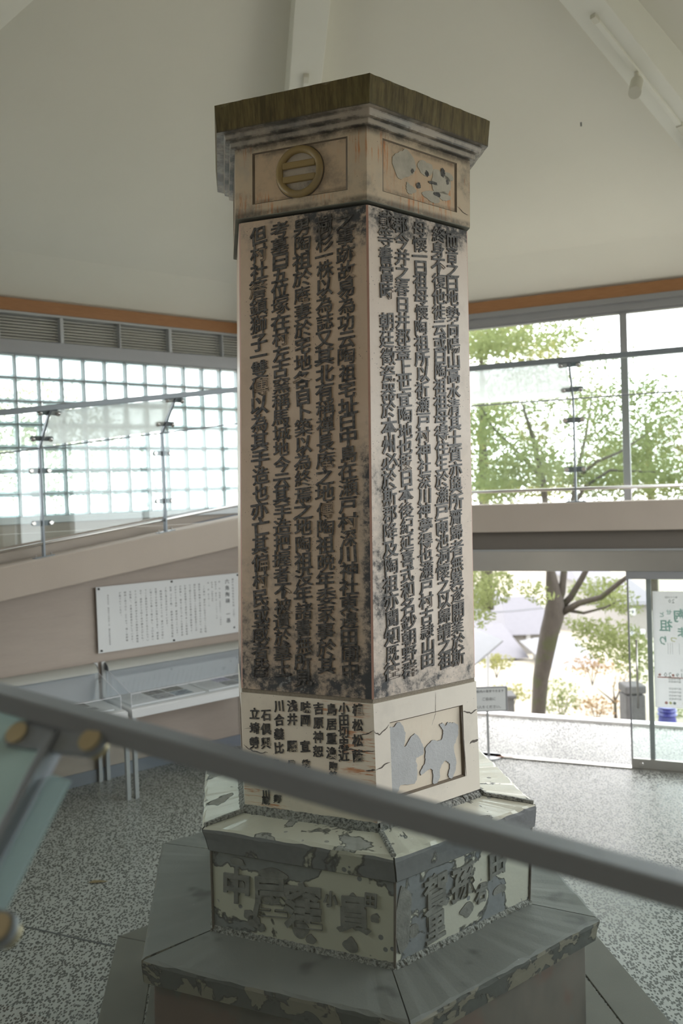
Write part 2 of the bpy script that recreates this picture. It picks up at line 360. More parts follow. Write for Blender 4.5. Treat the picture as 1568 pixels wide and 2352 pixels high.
def obj(name, mb, mats, parent=None, bevel=0., smooth=False, local=False):
    if isinstance(mb, MB):
        me = bpy.data.meshes.new(name); off = ORG.get(parent.name, Vector((0, 0, 0))) if parent and not local else Vector((0, 0, 0))
        me.from_pydata([(v[0] - off[0], v[1] - off[1], v[2] - off[2]) for v in mb.v], [], mb.f)
        for mname in (mats if isinstance(mats, (list, tuple)) else [mats]): me.materials.append(MAT[mname])
        if len(me.materials) > 1: me.polygons.foreach_set('material_index', mb.mi)
        me.validate(); me.update()
        import bmesh
        bm = bmesh.new(); bm.from_mesh(me); bmesh.ops.recalc_face_normals(bm, faces=bm.faces); bm.to_mesh(me); bm.free()
        if smooth: me.polygons.foreach_set('use_smooth', [True] * len(me.polygons))
    else: me = mb
    o = bpy.data.objects.new(name, me); C.objects.link(o)
    if parent:
        o.parent = parent
        if parent.name in ORG: ORG[o.name] = ORG[parent.name]
    if bevel:
        b = o.modifiers.new('bevel', 'BEVEL'); b.width = bevel; b.segments = 2; b.limit_method = 'ANGLE'; b.angle_limit = radians(40)
    return o
def thing(name, label, cat, loc, group=None, kind=None):
    o = bpy.data.objects.new(name, None); C.objects.link(o); o.location = loc; o.empty_display_size = .1
    ORG[o.name] = Vector(loc); return tag(o, label, cat, group, kind)
def tag(o, label=None, cat=None, group=None, kind=None):
    if label: o['label'] = label
    if cat: o['category'] = cat
    if group: o['group'] = group
    if kind: o['kind'] = kind
    return o
def struct(name, mb, mats, label, cat, bevel=0.):
    return tag(obj(name, mb, mats, None, bevel), label, cat, None, 'structure')
IDF = lambda x, y, z: Vector((x, y, z))
def pix(px, py, Y):
    """world point at depth Y on the sight line of a picture position (used to space the distant garden)"""
    U = px - 784; V = py - 1176; u = U * cos(ROLL) - V * sin(ROLL); v = U * sin(ROLL) + V * cos(ROLL)
    x, zc = u / F_PX, -v / F_PX; y = cos(PITCH) + zc * sin(PITCH); z = -sin(PITCH) + zc * cos(PITCH)
    return Vector((x / y * Y, Y, EYE + z / y * Y))

# glyphs ----------------------------------------------------------
_G = {}
def glyph(ch, bold=0., ext=0., res=2):
    k = (ch, bold, ext, res)
    if k in _G: return _G[k]
    c = bpy.data.curves.new('g', 'FONT'); c.body = ch; c.size = 1; c.resolution_u = res; c.offset = bold; c.extrude = .5 if ext else 0
    o = bpy.data.objects.new('g', c); C.objects.link(o)
    e = o.evaluated_get(bpy.context.evaluated_depsgraph_get()); me = e.to_mesh()
    vs = [(v.co.x - .5, v.co.y - .357, v.co.z + (.5 if ext else 0)) for v in me.vertices]
    fs = [tuple(p.vertices) for p in me.polygons if not (ext and all(vs[i][2] < .01 for i in p.vertices))]
    e.to_mesh_clear(); bpy.data.objects.remove(o); bpy.data.curves.remove(c)
    _G[k] = (vs, fs); return _G[k]
def put_glyph(mb, ch, P, X, Y, N, sx, sy, depth=0., bold=0., mi=0, rot=0., shear=0., res=2, center=True):
    if ch in ' 　': return
    vs, fs = glyph(ch, bold, depth, res)
    cr, sr = cos(rot), sin(rot); out = []
    ox = 0 if center else 0
    for x, y, z in vs:
        if not center: x -= ox
        y2 = y + x * shear
        x3, y3 = (x * cr - y2 * sr) * sx, (x * sr + y2 * cr) * sy
        out.append(P + X * x3 + Y * y3 + N * (z * depth + .0006))
    mb.add(out, fs, mi)
def hline(mb, txt, P, X, Y, N, size, mi=0, adv=1., center=True, bold=0.):
    w = [(.56 if ord(c) < 128 else 1.) * size * adv for c in txt]; tot = sum(w); x = -tot / 2 if center else 0
    for c, ww in zip(txt, w):
        put_glyph(mb, c, P + X * (x + size / 2), X, Y, N, size, size, 0, bold, mi, res=1); x += ww

# ================================================================ STRUCTURE
# floor
mb = MB(); R = 6.0
mb.add([AX + Vector((cos(radians(8.2 + 30 + 60 * k)) * R, sin(radians(8.2 + 30 + 60 * k)) * R, 0)) for k in range(6)], [tuple(range(6))])
floor = struct('floor', mb, 'floor', 'grey washed-pebble concrete floor of the hall', 'floor')
def floorpt(px, py):
    d = pix(px, py, 1.) - Vector((0, 0, EYE)); d = d * (-EYE / d.z); return Vector((d.x, d.y, 0))
mb = MB(); A, B = floorpt(-60, 2103), floorpt(262, 2174); D = (B - A).normalized(); Nn = Vector((-D.y, D.x, 0)) * .007
mb.hexa([A - Nn, B - Nn, B + Nn, A + Nn] + [p + Vector((0, 0, .0015)) for p in (A - Nn, B - Nn, B + Nn, A + Nn)])
obj('joint_strip', mb, 'dark_metal', floor)
# stone border round the monument: outer and inner band, six stones each
tr = thing('trim_1', 'flat hexagonal stone border set in the floor round the monument', 'paving', AX, None, 'structure')
for (r0, r1, off) in ((1.30, 1.555, 0), (1.02, 1.288, 0)):
    for k in range(6):
        a0 = radians(278.2 + 60 * k) ; a1 = a0 + pi / 3
        e = .004 / 1.5
        P = [Vector((cos(a) * r, sin(a) * r, 0)) for a, r in ((a0 + e, r0), (a0 + e, r1), (a1 - e, r1), (a1 - e, r0))]
        h = .010 + random.uniform(-.002, .002)
        mb = MB().hexa(P + [p + Vector((0, 0, h)) for p in P]); obj('stone', mb, 'border', tr, .003, local=True)

# outer walls
def wall(name, deg, openings, label, a=5.0, mat='stucco', top=4.55):
    """openings: list of (s0,s1,z0,z1); built as boxes between them"""
    fr = WF(deg); W = 5.15 * T30; mb = MB(); th = .15
    if not openings: mb.box(fr, -W, W, a, a + th, 0, top)
    else:
        s0, s1, z0, z1 = openings[0]
        mb.box(fr, -W, s0, a, a + th, 0, top); mb.box(fr, s1, W, a, a + th, 0, top)
        mb.box(fr, s0, s1, a, a + th, 0, z0); mb.box(fr, s0, s1, a, a + th, z1, top)
    return struct(name, mb, mat, label, 'wall')
wall('wall_left', 128.2, [(-2.86, 2.86, 2.36, 4.42)], 'beige upper wall under the glass blocks on the left')
fr8, fr308, fr248 = WF(8.2), WF(308.2), WF(248.2)
wall('wall_far_right', 8.2, [(-2.6, 2.6, 1.2, 4.3)], 'beige wall with a wide window right of the entrance side')
wall('wall_near_right', 308.2, [(-2.7, -1.2, 1.6, 4.3)], 'beige wall with a tall window behind and right of the viewpoint')
wall('wall_near_left', 248.2, [], 'plain beige wall behind the viewpoint')
wall('wall_far_left', 188.2, [(-1.6, 1.6, 2.6, 4.3)], 'beige wall with an added fill-light window left of the viewpoint')
# right wall: solid only beside and above the window; below it is open to the entrance
fr = FR; mb = MB(); W = 5.15 * T30
mb.box(fr, -W, -2.62, 5, 5.15, 2.1, 4.55); mb.box(fr, 2.72, W, 5, 5.15, 0, 4.55); mb.box(fr, -2.62, 2.72, 5, 5.15, 4.42, 4.55)
mb.box(fr, -W, 2.72, 5.0, 5.15, 2.1, 2.3); mb.box(fr, -W, -.95, 3.86, 5.15, 0, 2.1); mb.box(fr, 2.2, W, 3.86, 5.0, 0, 2.1)
struct('wall_right', mb, 'stucco', 'beige wall framing the upper window and the entrance', 'wall')
# lower inner wall behind the display cases
mb = MB(); mb.box(FL, -2.35, 2.3, 4.05, 4.2, 0, 2.3)
struct('wall_inner_left', mb, 'wall_beige', 'beige lower wall behind the display cases, under the ramp', 'wall')
mb = MB(); mb.box(FL, -2.35, 2.3, 4.035, 4.05, 0, .115)
struct('baseboard_left', mb, 'blue_grey', 'blue-grey baseboard along the wall behind the display cases', 'baseboard')
mb = MB(); mb.box(FL, -2.85, 2.85, 4.985, 5.0, 1.7, 2.245)
o = struct('baseboard_ramp', mb, 'blue_grey', 'blue-grey band at the foot of the wall under the glass blocks', 'baseboard')
# ramp beams: sloping on the left, level on the right
def sloped(fr, s0, s1, a0, a1, f0, f1, m=None, mi=0):
    m = m or MB()
    P = [fr(s, a, f0(s)) for s, a in ((s0, a0), (s1, a0), (s1, a1), (s0, a1))] + [fr(s, a, f1(s)) for s, a in ((s0, a0), (s1, a0), (s1, a1), (s0, a1))]
    return m.hexa(P, mi)
bt = lambda s: 2.099 + .131 * (s + .288)
mb = sloped(FL, -2.22, 2.14, 3.70, 4.0, lambda s: bt(s) - .275, bt)
struct('trim_2', mb, 'stucco', 'sloping beige ramp beam carrying the left glass railing', 'ramp', .008)
mb = sloped(FL, -2.5, 2.3, 4.0, 5.0, lambda s: bt(s) - .26, lambda s: bt(s) - .09)
struct('trim_3', mb, 'blue_grey', 'blue-grey surface of the ramp behind the left railing', 'ramp')
mb = MB(); mb.box(FR, -2.14, 2.4, 3.66, 4.0, 2.14, 2.395)
struct('trim_4', mb, 'stucco', 'level beige beam above the entrance', 'beam', .008)
mb = MB(); mb.box(FR, -2.3, 2.6, 4.0, 5.0, 2.13, 2.30)
struct('trim_5', mb, 'stucco', 'upper landing over the entrance', 'landing')
mb = MB(); mb.box(FR, -2.2, 2.4, 3.86, 3.98, 1.955, 2.15)
struct('trim_6', mb, 'dark_soffit', 'dark brown strip between the beam and the steel door header', 'soffit')
nr = lambda s: .975 + .163 * (s + .575)
mb = sloped(WF(248.2), -2.3, 2.0, 3.03, 5.0, lambda s: nr(s) - .26, lambda s: nr(s) - .02)
struct('trim_7', mb, 'stucco', 'ramp the viewpoint stands on', 'ramp')
# ceiling: low strip, crease, pyramid
AP = Vector((.14, 4.21, 6.64)); mb = MB()
dirs = [radians(8.2 + 30 + 60 * k) for k in range(6)]
c30 = cos(radians(30))
ring = lambda a, z: [AX + Vector((cos(d), sin(d), 0)) * (a / c30) + Vector((0, 0, z)) for d in dirs]
lo, mid, = ring(5.06, 4.52), ring(4.5, 4.87)
for k in range(6):
    mb.add([lo[k], lo[(k + 1) % 6], mid[(k + 1) % 6], mid[k]], [(0, 1, 2, 3)]); mb.add([mid[k], mid[(k + 1) % 6], AP], [(0, 1, 2)])
struct('ceiling', mb, 'ceiling', 'cream plaster ceiling rising as a six-sided pyramid', 'ceiling')
for k, deg in enumerate((98.2, 38.2, 158.2, 338.2, 278.2, 218.2)):
    d = Vector((cos(radians(deg)), sin(radians(deg)), 0)); q = Vector((-d.y, d.x, 0)); B0 = Vector((.14, 4.21, 0))
    P = []
    for top in (0, 1):
        for t, w in ((.1, -1), (5.75, -1), (5.75, 1), (.1, 1)):
            P.append(B0 + d * t + q * (.12 * w) + Vector((0, 0, 6.52 - .431 * t + .62 * top)))
    mb = MB().hexa(P)
    lab = {98.2: 'white hip beam running down the ceiling behind the monument', 38.2: 'white hip beam carrying the lamp track at the upper right'}.get(deg, 'white hip beam of the ceiling, out of view')
    o = struct('trim_%d' % (8 + k), mb, 'beam_white', lab, 'beam', .004)
# wood trim round the eaves
for k, (nme, deg) in enumerate(DEGS.items()):
    W = 5.0 * T30; mb = MB().box(WF(deg), -W, W, 4.95, 5.0, 4.43, 4.55)
    struct('trim_%d' % (14 + k), mb, 'wood', 'orange-brown wooden cornice board along the %s wall' % nme.replace('_', ' '), 'trim')

# ---------------------------------------------------------------- glass block window with louvres
win = thing('window_2', 'wall of clear glass blocks under a row of grey louvres on the left', 'window', FL(0, 5.0, 2.4), None, 'structure')
ang = radians(128.2) - pi / 2
pit = .2285; z0b = 2.424; bw = (pit - .014)
m0 = MB()
h = bw / 2; ins = .020
# block: side ring (material 1) and two panes (material 0), local x = s, y = a
outer = [(-h, -h), (h, -h), (h, h), (-h, h)]; hi_ = h - ins; inner = [(-hi_, -hi_), (hi_, -hi_), (hi_, hi_), (-hi_, hi_)]
for y, yy in ((-.045, -.037), (.045, .037)):
    vs = [(x, y, z) for x, z in outer] + [(x, yy, z) for x, z in inner]
    m0.add(vs, [(i, (i + 1) % 4, 4 + (i + 1) % 4, 4 + i) for i in range(4)], 1); m0.add(vs, [(4, 5, 6, 7)], 0)
vs = [(x, -.045, z) for x, z in outer] + [(x, .045, z) for x, z in outer]
m0.add(vs, [(i, (i + 1) % 4, 4 + (i + 1) % 4, 4 + i) for i in range(4)], 1)
blk = None; k0 = 0
cols = [-.090 + pit * (i + .5) for i in range(-12, 13)]
for c_ in cols:
    for r_ in range(7):
        if blk is None: o = blk = obj('glass_block', m0, ['block_face', 'block_side'], win, local=True)
        else: o = blk.copy(); C.objects.link(o)
        o.parent = win; o.rotation_euler = (0, 0, -(pi / 2 - radians(128.2)))
        o.location = FL(c_, 5.06, z0b + pit * (r_ + .5)) - FL(0, 5.0, 2.4)
mb = MB()
for i in range(26): s_ = -.090 + pit * (i - 12); mb.box(FL, s_ - .0065, s_ + .0065, 5.02, 5.10, z0b, z0b + pit * 7)
for r_ in range(8): mb.box(FL, -2.84, 2.84, 5.022, 5.098, z0b + pit * r_ - .006, z0b + pit * r_ + .006)
obj('joint_grid', mb, 'joint', win)
mb = MB().box(FL, -2.86, 2.86, 4.975, 5.15, 2.36, 2.424); obj('sill', mb, 'white_paint', win, .004)
mb = MB().box(FL, -2.86, 2.86, 4.965, 5.15, 4.025, 4.155); obj('lintel_beam', mb, 'frame_grey', win, .004)
mb = MB().box(FL, -2.86, 2.86, 4.96, 5.15, 4.405, 4.43); obj('head_frame', mb, 'alu', win, .003)
mb = MB().box(FL, -2.86, 2.86, 5.12, 5.14, 4.15, 4.41); obj('louvre_back', mb, 'louvre_dark', win)
# bay posts measured along the wall, wide and narrow alternately
posts = [(.365, .034), (.98, .014), (1.555, .034), (2.21, .014), (2.8, .034), (-.24, .014), (-.83, .034), (-1.44, .014), (-2.05, .034), (-2.65, .014)]
for s_, w_ in posts:
    mb = MB().box(FL, s_ - w_ / 2, s_ + w_ / 2, 4.965, 5.12, 4.155, 4.405); obj('louvre_post', mb, 'alu', win, .002)
ps = sorted(posts); sl0 = {}
for (sa, wa), (sb, wb_) in zip(ps[:-1], ps[1:]):
    x0, x1 = sa + wa / 2, sb - wb_ / 2; key = round(x1 - x0, 3)
    for j in range(8):
        zc = 4.172 + .0295 * j
        mbs = MB(); L = (x1 - x0)
        mbs.hexa([(-L / 2, .0, 0), (L / 2, .0, 0), (L / 2, .035, .022), (-L / 2, .035, .022), (-L / 2, -.003, .004), (L / 2, -.003, .004), (L / 2, .032, .026), (-L / 2, .032, .026)])
        if key not in sl0: o = sl0[key] = obj('slat', mbs, 'louvre', win, local=True)
        else: o = sl0[key].copy(); C.objects.link(o)
        o.parent = win; o.rotation_euler = (0, 0, -(pi / 2 - radians(128.2))); o.location = FL((x0 + x1) / 2, 5.03, zc) - FL(0, 5.0, 2.4)

# upper window above the entrance
w1 = thing('window_1', 'large upper window above the entrance, looking into trees', 'window', FR(0, 5.0, 2.3), None, 'structure')
mb = MB().box(FR, -2.62, 2.72, 4.94, 5.12, 4.375, 4.43).box(FR, -2.62, 2.72, 4.97, 5.10, 4.30, 4.375).box(FR, -2.62, 2.72, 5.0, 5.08, 4.275, 4.30)
obj('head_frame', mb, 'frame_grey', w1, .003)
mb = MB().box(FR, -2.62, 2.72, 4.98, 5.10, 2.30, 2.345); obj('sill', mb, 'frame_grey', w1, .003)
for s_ in (-.95, 1.10, 2.69, -2.59):
    mb = MB().box(FR, s_ - .036, s_ + .036, 4.98, 5.09, 2.345, 4.275); obj('mullion', mb, 'frame_grey', w1, .003)
for s0, s1 in ((-2.55, -.99), (-.91, 1.06), (1.14, 2.65)):
    mb = MB().box(FR, s0, s1, 5.03, 5.036, 2.345, 4.275); obj('pane', mb, 'glass', w1)
for nme, fr_, s0, s1, z0, z1, lab in (('window_3', fr8, -2.6, 2.6, 1.2, 4.3, 'wide window of the far right wall, outside the picture'), ('fill_window', WF(188.2), -1.6, 1.6, 2.6, 4.3, 'unseen window added to the far left wall for fill light'), ('window_4', fr308, -2.7, -1.2, 1.6, 4.3, 'tall window of the near right wall, outside the picture')):  # far left window is added to throw fill light on the monument's left face
    t_ = thing(nme, lab, 'window', fr_(0, 5, z0), None, 'structure')
    mb = MB().box(fr_, s0, s1, 4.98, 5.12, z0, z0 + .05).box(fr_, s0, s1, 4.98, 5.12, z1 - .05, z1)
    for i in range(4): s_ = s0 + .03 + (s1 - s0 - .06) * i / 3; mb.box(fr_, s_ - .03, s_ + .03, 4.98, 5.12, z0, z1)
    obj('window_frame', mb, 'frame_grey', t_)
    mb = MB().box(fr_, s0, s1, 5.04, 5.046, z0 + .05, z1 - .05); obj('pane', mb, 'glass', t_)

# ---------------------------------------------------------------- entrance door
dr = thing('door_1', 'sliding glass entrance door with steel header', 'door', FR(1.2, 3.8, 0), None, 'structure')
mb = MB().box(FR, -.95, 2.2, 3.78, 3.86, 1.77, 1.955); obj('header', mb, 'door_steel', dr, .003)
mb = MB().box(FR, -.95, 2.2, 3.765, 3.80, 1.955, 1.972); obj('header_cap', mb, 'alu', dr, .002)
mb = MB().box(FR, 1.12, 2.2, 3.79, 3.85, 1.700, 1.77); obj('top_rail', mb, 'frame_grey', dr, .002)
mb = MB().box(FR, 1.125, 1.140, 3.80, 3.825, .03, 1.70); obj('leading_edge', mb, 'frame_grey', dr)
mb = MB().box(FR, 1.140, 2.2, 3.808, 3.818, .095, 1.70); obj('pane', mb, 'glass', dr)
mb = MB().box(FR, 1.125, 2.2, 3.795, 3.83, .012, .098); obj('bottom_rail', mb, 'door_steel', dr, .003)
mb = MB().disc(FR(1.21, 3.795, .055), FR(0, -1, 0) - FR(0, 0, 0), .018, .012, 20, chamfer=.004); obj('lock', mb, 'steel', dr, smooth=False)
mb = MB().box(FR, 1.283, 1.325, 3.85, 3.90, .0, 1.70); obj('stile', mb, 'frame_grey', dr, .003)
mb = MB().box(FR, 1.325, 2.2, 3.872, 3.880, .0, 1.70); obj('fixed_pane', mb, 'glass', dr)
hz = lambda z: FR(1.195, 3.765, z)
mb = MB().tube([hz(.56), hz(1.17)], .009, 10).tube([FR(1.195, 3.765, .64), FR(1.195, 3.81, .64)], .005, 8).tube([FR(1.195, 3.765, 1.10), FR(1.195, 3.81, 1.10)], .005, 8)
obj('pull_handle', mb, 'steel', dr, smooth=True)
mb = MB().box(FR, -.95, 2.2, 3.79, 3.87, .0, .012); obj('threshold', mb, 'steel', dr)
# mirrored festival poster, facing outdoors
ps_ = thing('festival_poster', 'pale festival poster seen from behind through the glass door', 'poster', FR(1.7, 3.865, 1.1))
mb = MB().box(FR, 1.335, 2.06, 3.866, 3.868, .555, 1.585); obj('sheet', mb, 'poster', ps_)
X_ = FR(-1, 0, 0) - FR(0, 0, 0); Z_ = Vector((0, 0, 1)); N_ = FR(0, -1, 0) - FR(0, 0, 0)
mb = MB()
def pz(Xz, Yz):      # position in the close study crop of the door -> wall coordinates
    px, py = 1070 + Xz / 3.149, 1260 + Yz / 3.149
    return FR(1.27 + (px - 1480) * .00385, 3.8655, 1.70 - (py - 1329) * .0039)
for ch, X1, Y1, sz, mi in (('せ', 1452, 458, .05, 0), ('と', 1405, 476, .05, 0), ('陶', 1530, 482, .125, 0), ('祖', 1430, 555, .11, 0), ('ま', 1538, 600, .10, 0), ('つ', 1480, 652, .06, 3), ('り', 1408, 662, .09, 0)):
    put_glyph(mb, ch, pz(X1, Y1), X_, Z_, N_, sz, sz, 0, .02, mi)
hline(mb, '2025', pz(1545, 870), X_, Z_, N_, .03, 1); hline(mb, '4/19', pz(1540, 908), X_, Z_, N_, .062, 1); hline(mb, '20', pz(1432, 905), X_, Z_, N_, .062, 1)
for x1, mi in ((1470, 2), (1380, 2)): mb.disc(pz(x1, 908), N_, .011, .001, 14, mi)
for j, y1 in enumerate((352, 935, 955, 1005, 1030, 1055, 1078)): hline(mb, '瀬戸陶祖祭' if j else '第六十四回', pz(1480 if j else 1470, y1), X_, Z_, N_, .021, 1)
hline(mb, '20', pz(1470, 378), X_, Z_, N_, .05, 1)
mb.box(FR, 1.36, 2.05, 3.8650, 3.8656, .818, .828, 2)
for x1, mi in ((1420, 2), (1448, 3), (1475, 1), (1540, 3)): mb.disc(pz(x1, 1108), N_, .013, .001, 12, mi)
for x1 in (1440, 1455, 1470, 1515): mb.box(FR, 1.27 + (1070 + x1 / 3.149 - 1480) * .00385, 1.272 + (1070 + x1 / 3.149 - 1480) * .00385, 3.8650, 3.8656, 1.03, 1.13, 1)
obj('print', mb, ['teal_print', 'ink_pale', 'red_print', 'yellow_print'], ps_)

# ================================================================ MONUMENT
mon = thing('hexagonal_monument', 'tall hexagonal ceramic monument covered in raised characters on a three-tiered base', 'monument', AX)
mon.rotation_euler = (0, .024, 0)
LV = {'cap_top': (4.301, .739, -.075), 'cap_bot': (4.177, .729, -.076), 'fr_top': (4.141, .639, -.072), 'fr_bot': (3.811, .640, -.075),
      'sh_top': (3.794, .624, -.071), 'sh_bot': (1.658, .646, -.073), 'pn_top': (1.639, .650, -.073), 'pn_bot': (1.117, .652, -.060),
      'ms_top': (1.076, .900, -.039), 'ms_bot': (.961, .882, -.028), 'bl_bot': (.600, .853, -.033), 'bs_top': (.582, 1.191, -.045), 'bs_bot': (.472, 1.177, -.050)}
PHI = .1426
def V6(z, r, dx, i):        # i=0 front, 1 left, -1 right
    a = PHI + 1.5 * pi - i * pi / 3
    return Vector((dx + r * cos(a), r * sin(a), z))
def L6(n, i, dr=0., dz=0.): z, r, dx = LV[n]; return V6(z + dz, r + dr, dx, i)
def ringL(n, dr=0., dz=0.): return [L6(n, -i, dr, dz) for i in range(6)]
class Quad:
    def __init__(s, TL, TR, BL, BR):
        s.q = (TL, TR, BL, BR); s.N = (BL - TL).cross(TR - TL).normalized(); s.X = (TR - TL).normalized(); s.Y = s.N.cross(s.X).normalized()
        s.w = (TR - TL).length; s.h = (BL - TL).length
        c = (TL + TR + BL + BR) / 4
        if s.N.dot(Vector((c.x, c.y, 0))) < 0: s.N = -s.N; s.Y = s.N.cross(s.X).normalized()
        if s.Y.z < 0: s.Y = -s.Y
    def __call__(s, u, v, d=0.):
        TL, TR, BL, BR = s.q
        return TL * (1 - u) * (1 - v) + TR * u * (1 - v) + BL * (1 - u) * v + BR * u * v + s.N * d
def face(top, bot, i0, i1, dr=0.): return Quad(L6(top, i0, dr), L6(top, i1, dr), L6(bot, i0, dr), L6(bot, i1, dr))
def mpart(name, mb, mats, parent=mon, bevel=0., smooth=False, label=None):
    o = obj(name, mb, mats, parent, bevel, smooth, local=True)
    if label: o['label'] = label
    return o
rnd = random.Random(3)
def rough_slab(k, zt, zb, r_in, r_t, r_b, dxt, dxb, ztin, n=14, amp=.008, gap=.004, mats=(0, 1)):
    """one of six slab segments between corners k and k+1, outer top edge worn irregularly"""
    mb = MB(); rows = []
    for i in range(n + 1):
        u = i / n; g = gap / r_t
        uu = g + u * (1 - 2 * g)
        def P(z, r, dx): a, b = V6(z, r, dx, -k), V6(z, r, dx, -k - 1); return a * (1 - uu) + b * uu
        j1, j2, j3 = (rnd.uniform(-1, 1) * amp for _ in range(3))
        rows.append([P(ztin, r_in, dxt), P(zt + j1 * .5, r_t - .018 + j2, dxt), P(zt - .008 + j3 * .6, r_t - .003 + j1 * .5, dxt), P(zt - .022 + j2 * .4, r_t, dxt), P((zt + zb) / 2, (r_t + r_b) / 2 + j3 * .25, (dxt + dxb) / 2), P(zb + .006, r_b, dxb), P(zb, r_b - .008, dxb), P(zb, r_in, dxb)])
    m_ = len(rows[0]); vs = [p for row in rows for p in row]
    for i in range(n):
        for j in range(m_ - 1):
            a = i * m_ + j; mb.add([vs[a], vs[a + 1], vs[a + m_ + 1], vs[a + m_]], [(0, 1, 2, 3)], mats[0] if j < 2 else mats[1])
    mb.add(rows[0], [tuple(range(m_))], mats[1]); mb.add(rows[-1], [tuple(range(m_))], mats[1])
    # weld
    seen = {}; nv = []; mp = []
    for v in mb.v:
        kk = tuple(round(c, 5) for c in v)
        if kk not in seen: seen[kk] = len(nv); nv.append(v)
        mp.append(seen[kk])
    mb.v = nv; mb.f = [tuple(mp[i] for i in f) for f in mb.f]
    return mb
def rough_strip(k, z0, z1, r0, r1, dx, n=60, amp=.008, u0=0., u1=1.):
    """irregular mortar bead along one side"""
    mb = MB(); rows = []
    for i in range(n + 1):
        u = u0 + (u1 - u0) * i / n
        P = lambda z, r: V6(z, r, dx, -k) * (1 - u) + V6(z, r, dx, -k - 1) * u
        j = [rnd.uniform(-1, 1) * amp for _ in range(4)]
        rows.append([P(z1, r0 - .03), P(z1 + j[0] * .4, r0 + .002), P(z0 + (z1 - z0) * .55 + j[1] * .5, r0 + (r1 - r0) * .6 + j[2]), P(z0 - .004, r1 + j[3]), P(z0 - .004, r0 - .03)])
    m_ = 5; vs = [p for row in rows for p in row]
    fs = [(i * m_ + j, i * m_ + j + 1, (i + 1) * m_ + j + 1, (i + 1) * m_ + j) for i in range(n) for j in range(m_ - 1)]
    fs += [tuple(range(m_)), tuple(n * m_ + j for j in range(m_))]
    return mb.add(vs, fs)
# base block
mb = MB().prism([V6(0.0, 1.135, -.05, -i) for i in range(6)], [V6(.474, 1.13, -.05, -i) for i in range(6)]); mpart('base_block', mb, 'base_mottled', bevel=.008, label='mottled brown and grey lowest block')
# big slab: six mitred stones
for k in range(6): mpart('base_slab', rough_slab(k, .582, .472, .78, 1.191, 1.177, -.045, -.050, .598, 22, .007), ['stone_top', 'stone_edge'])
# character block
mb = MB(); A = [V6(.585, .853, -.033, -i) for i in range(6)]; B = [V6(.964, .862, -.03, -i) for i in range(6)]
for k in range(6):
    k2 = (k + 1) % 6; mb.add([A[k], A[k2], B[k2], B[k]], [(0, 1, 2, 3)], 1 if k == 0 else 0)
blkm = mpart('character_block', mb, ['block_glaze', 'block_glaze_r'], label='greenish cream glazed block with large worn characters')
for k in range(6):
    mpart('mortar_bead', rough_strip(k, .588, .618, .853, .872, -.033, 70, .007), 'mortar')
for i in (0, 1, -1, 2, -2, 3):   # dark recessed corner joints
    a, b = V6(.60, .857, -.033, i), V6(.962, .866, -.03, i); mb = MB().tube([a, b], .006, 6); mpart('corner_joint', mb, 'relief_dark')
# big characters on the block, worn
qL = Quad(V6(.962, .862, -.03, 1), V6(.962, .862, -.03, 0), V6(.618, .853, -.033, 1), V6(.618, .853, -.033, 0))
qR = Quad(V6(.962, .862, -.03, 0), V6(.962, .862, -.03, -1), V6(.618, .853, -.033, 0), V6(.618, .853, -.033, -1))
mb = MB()
for ch, u, v, sz in (('中', .145, .42, .15), ('屋', .335, .48, .175), ('窪', .52, .52, .19), ('小', .67, .36, .065), ('員', .79, .50, .15), ('田', .88, .28, .06)):
    put_glyph(mb, ch, qL(u, v), qL.X, qL.Y, qL.N, sz, sz * 1.1, .010, .028, rot=rnd.uniform(-.05, .05), shear=.06)
mpart('large_characters', mb, 'char_cement', blkm)
mb = MB()
for ch, u, v, sz in (('賀', .27, .35, .15), ('孫', .46, .36, .15), ('田', .72, .30, .12), ('里', .27, .78, .12), ('右', .60, .62, .08)):
    put_glyph(mb, ch, qR(u, v), qR.X, qR.Y, qR.N, sz, sz * 1.1, .010, .028, rot=rnd.uniform(-.05, .05), shear=.06)
mpart('large_characters', mb, 'char_cement', blkm)
# cement patches on the block
def blob(mb, q, pts, d0, d1, mi=0, wob=.0, sub=3, mi_side=None):
    P = []
    n_ = len(pts)
    for i in range(n_):
        p0, p1, p2, p3 = pts[i - 1], pts[i], pts[(i + 1) % n_], pts[(i + 2) % n_]
        for j in range(sub):
            t = j / sub
            c = [0.5 * ((2 * p1[k]) + (-p0[k] + p2[k]) * t + (2 * p0[k] - 5 * p1[k] + 4 * p2[k] - p3[k]) * t * t + (-p0[k] + 3 * p1[k] - 3 * p2[k] + p3[k]) * t ** 3) for k in (0, 1)]
            P.append((c[0] + rnd.uniform(-wob, wob), c[1] + rnd.uniform(-wob, wob)))
    A = [q(u, v, d0) for u, v in P]; B = [q(u, v, d1) for u, v in P]; cu = sum(p[0] for p in P) / len(P); cv = sum(p[1] for p in P) / len(P)
    n_ = len(P)
    mb.add(A + B, [(i, (i + 1) % n_, n_ + (i + 1) % n_, n_ + i) for i in range(n_)], mi if mi_side is None else mi_side)
    mb.add(B, [tuple(range(n_))], mi)
def circ(u, v, ru, rv, n=8, w=.25): return [(u + ru * cos(2 * pi * i / n) * (1 + rnd.uniform(-w, w)), v + rv * sin(2 * pi * i / n) * (1 + rnd.uniform(-w, w))) for i in range(n)]
for u, v, a, b in ((.24, .84, .04, .09), (.21, .76, .03, .06), (.28, .9, .025, .06), (.50, .80, .05, .12), (.56, .92, .03, .06), (.80, .62, .03, .06), (.775, .88, .04, .09), (.90, .50, .025, .05), (.36, .18, .09, .07), (.15, .10, .05, .05), (.145, .40, .05, .11), (.335, .45, .05, .14), (.52, .45, .045, .14), (.785, .40, .035, .14)):
    mb = MB(); blob(mb, qL, circ(u, v, a, b), -.002, .004, 0, .002, 3, 1); mpart('cement_patch', mb, ['char_cement', 'relief_dark'], blkm)
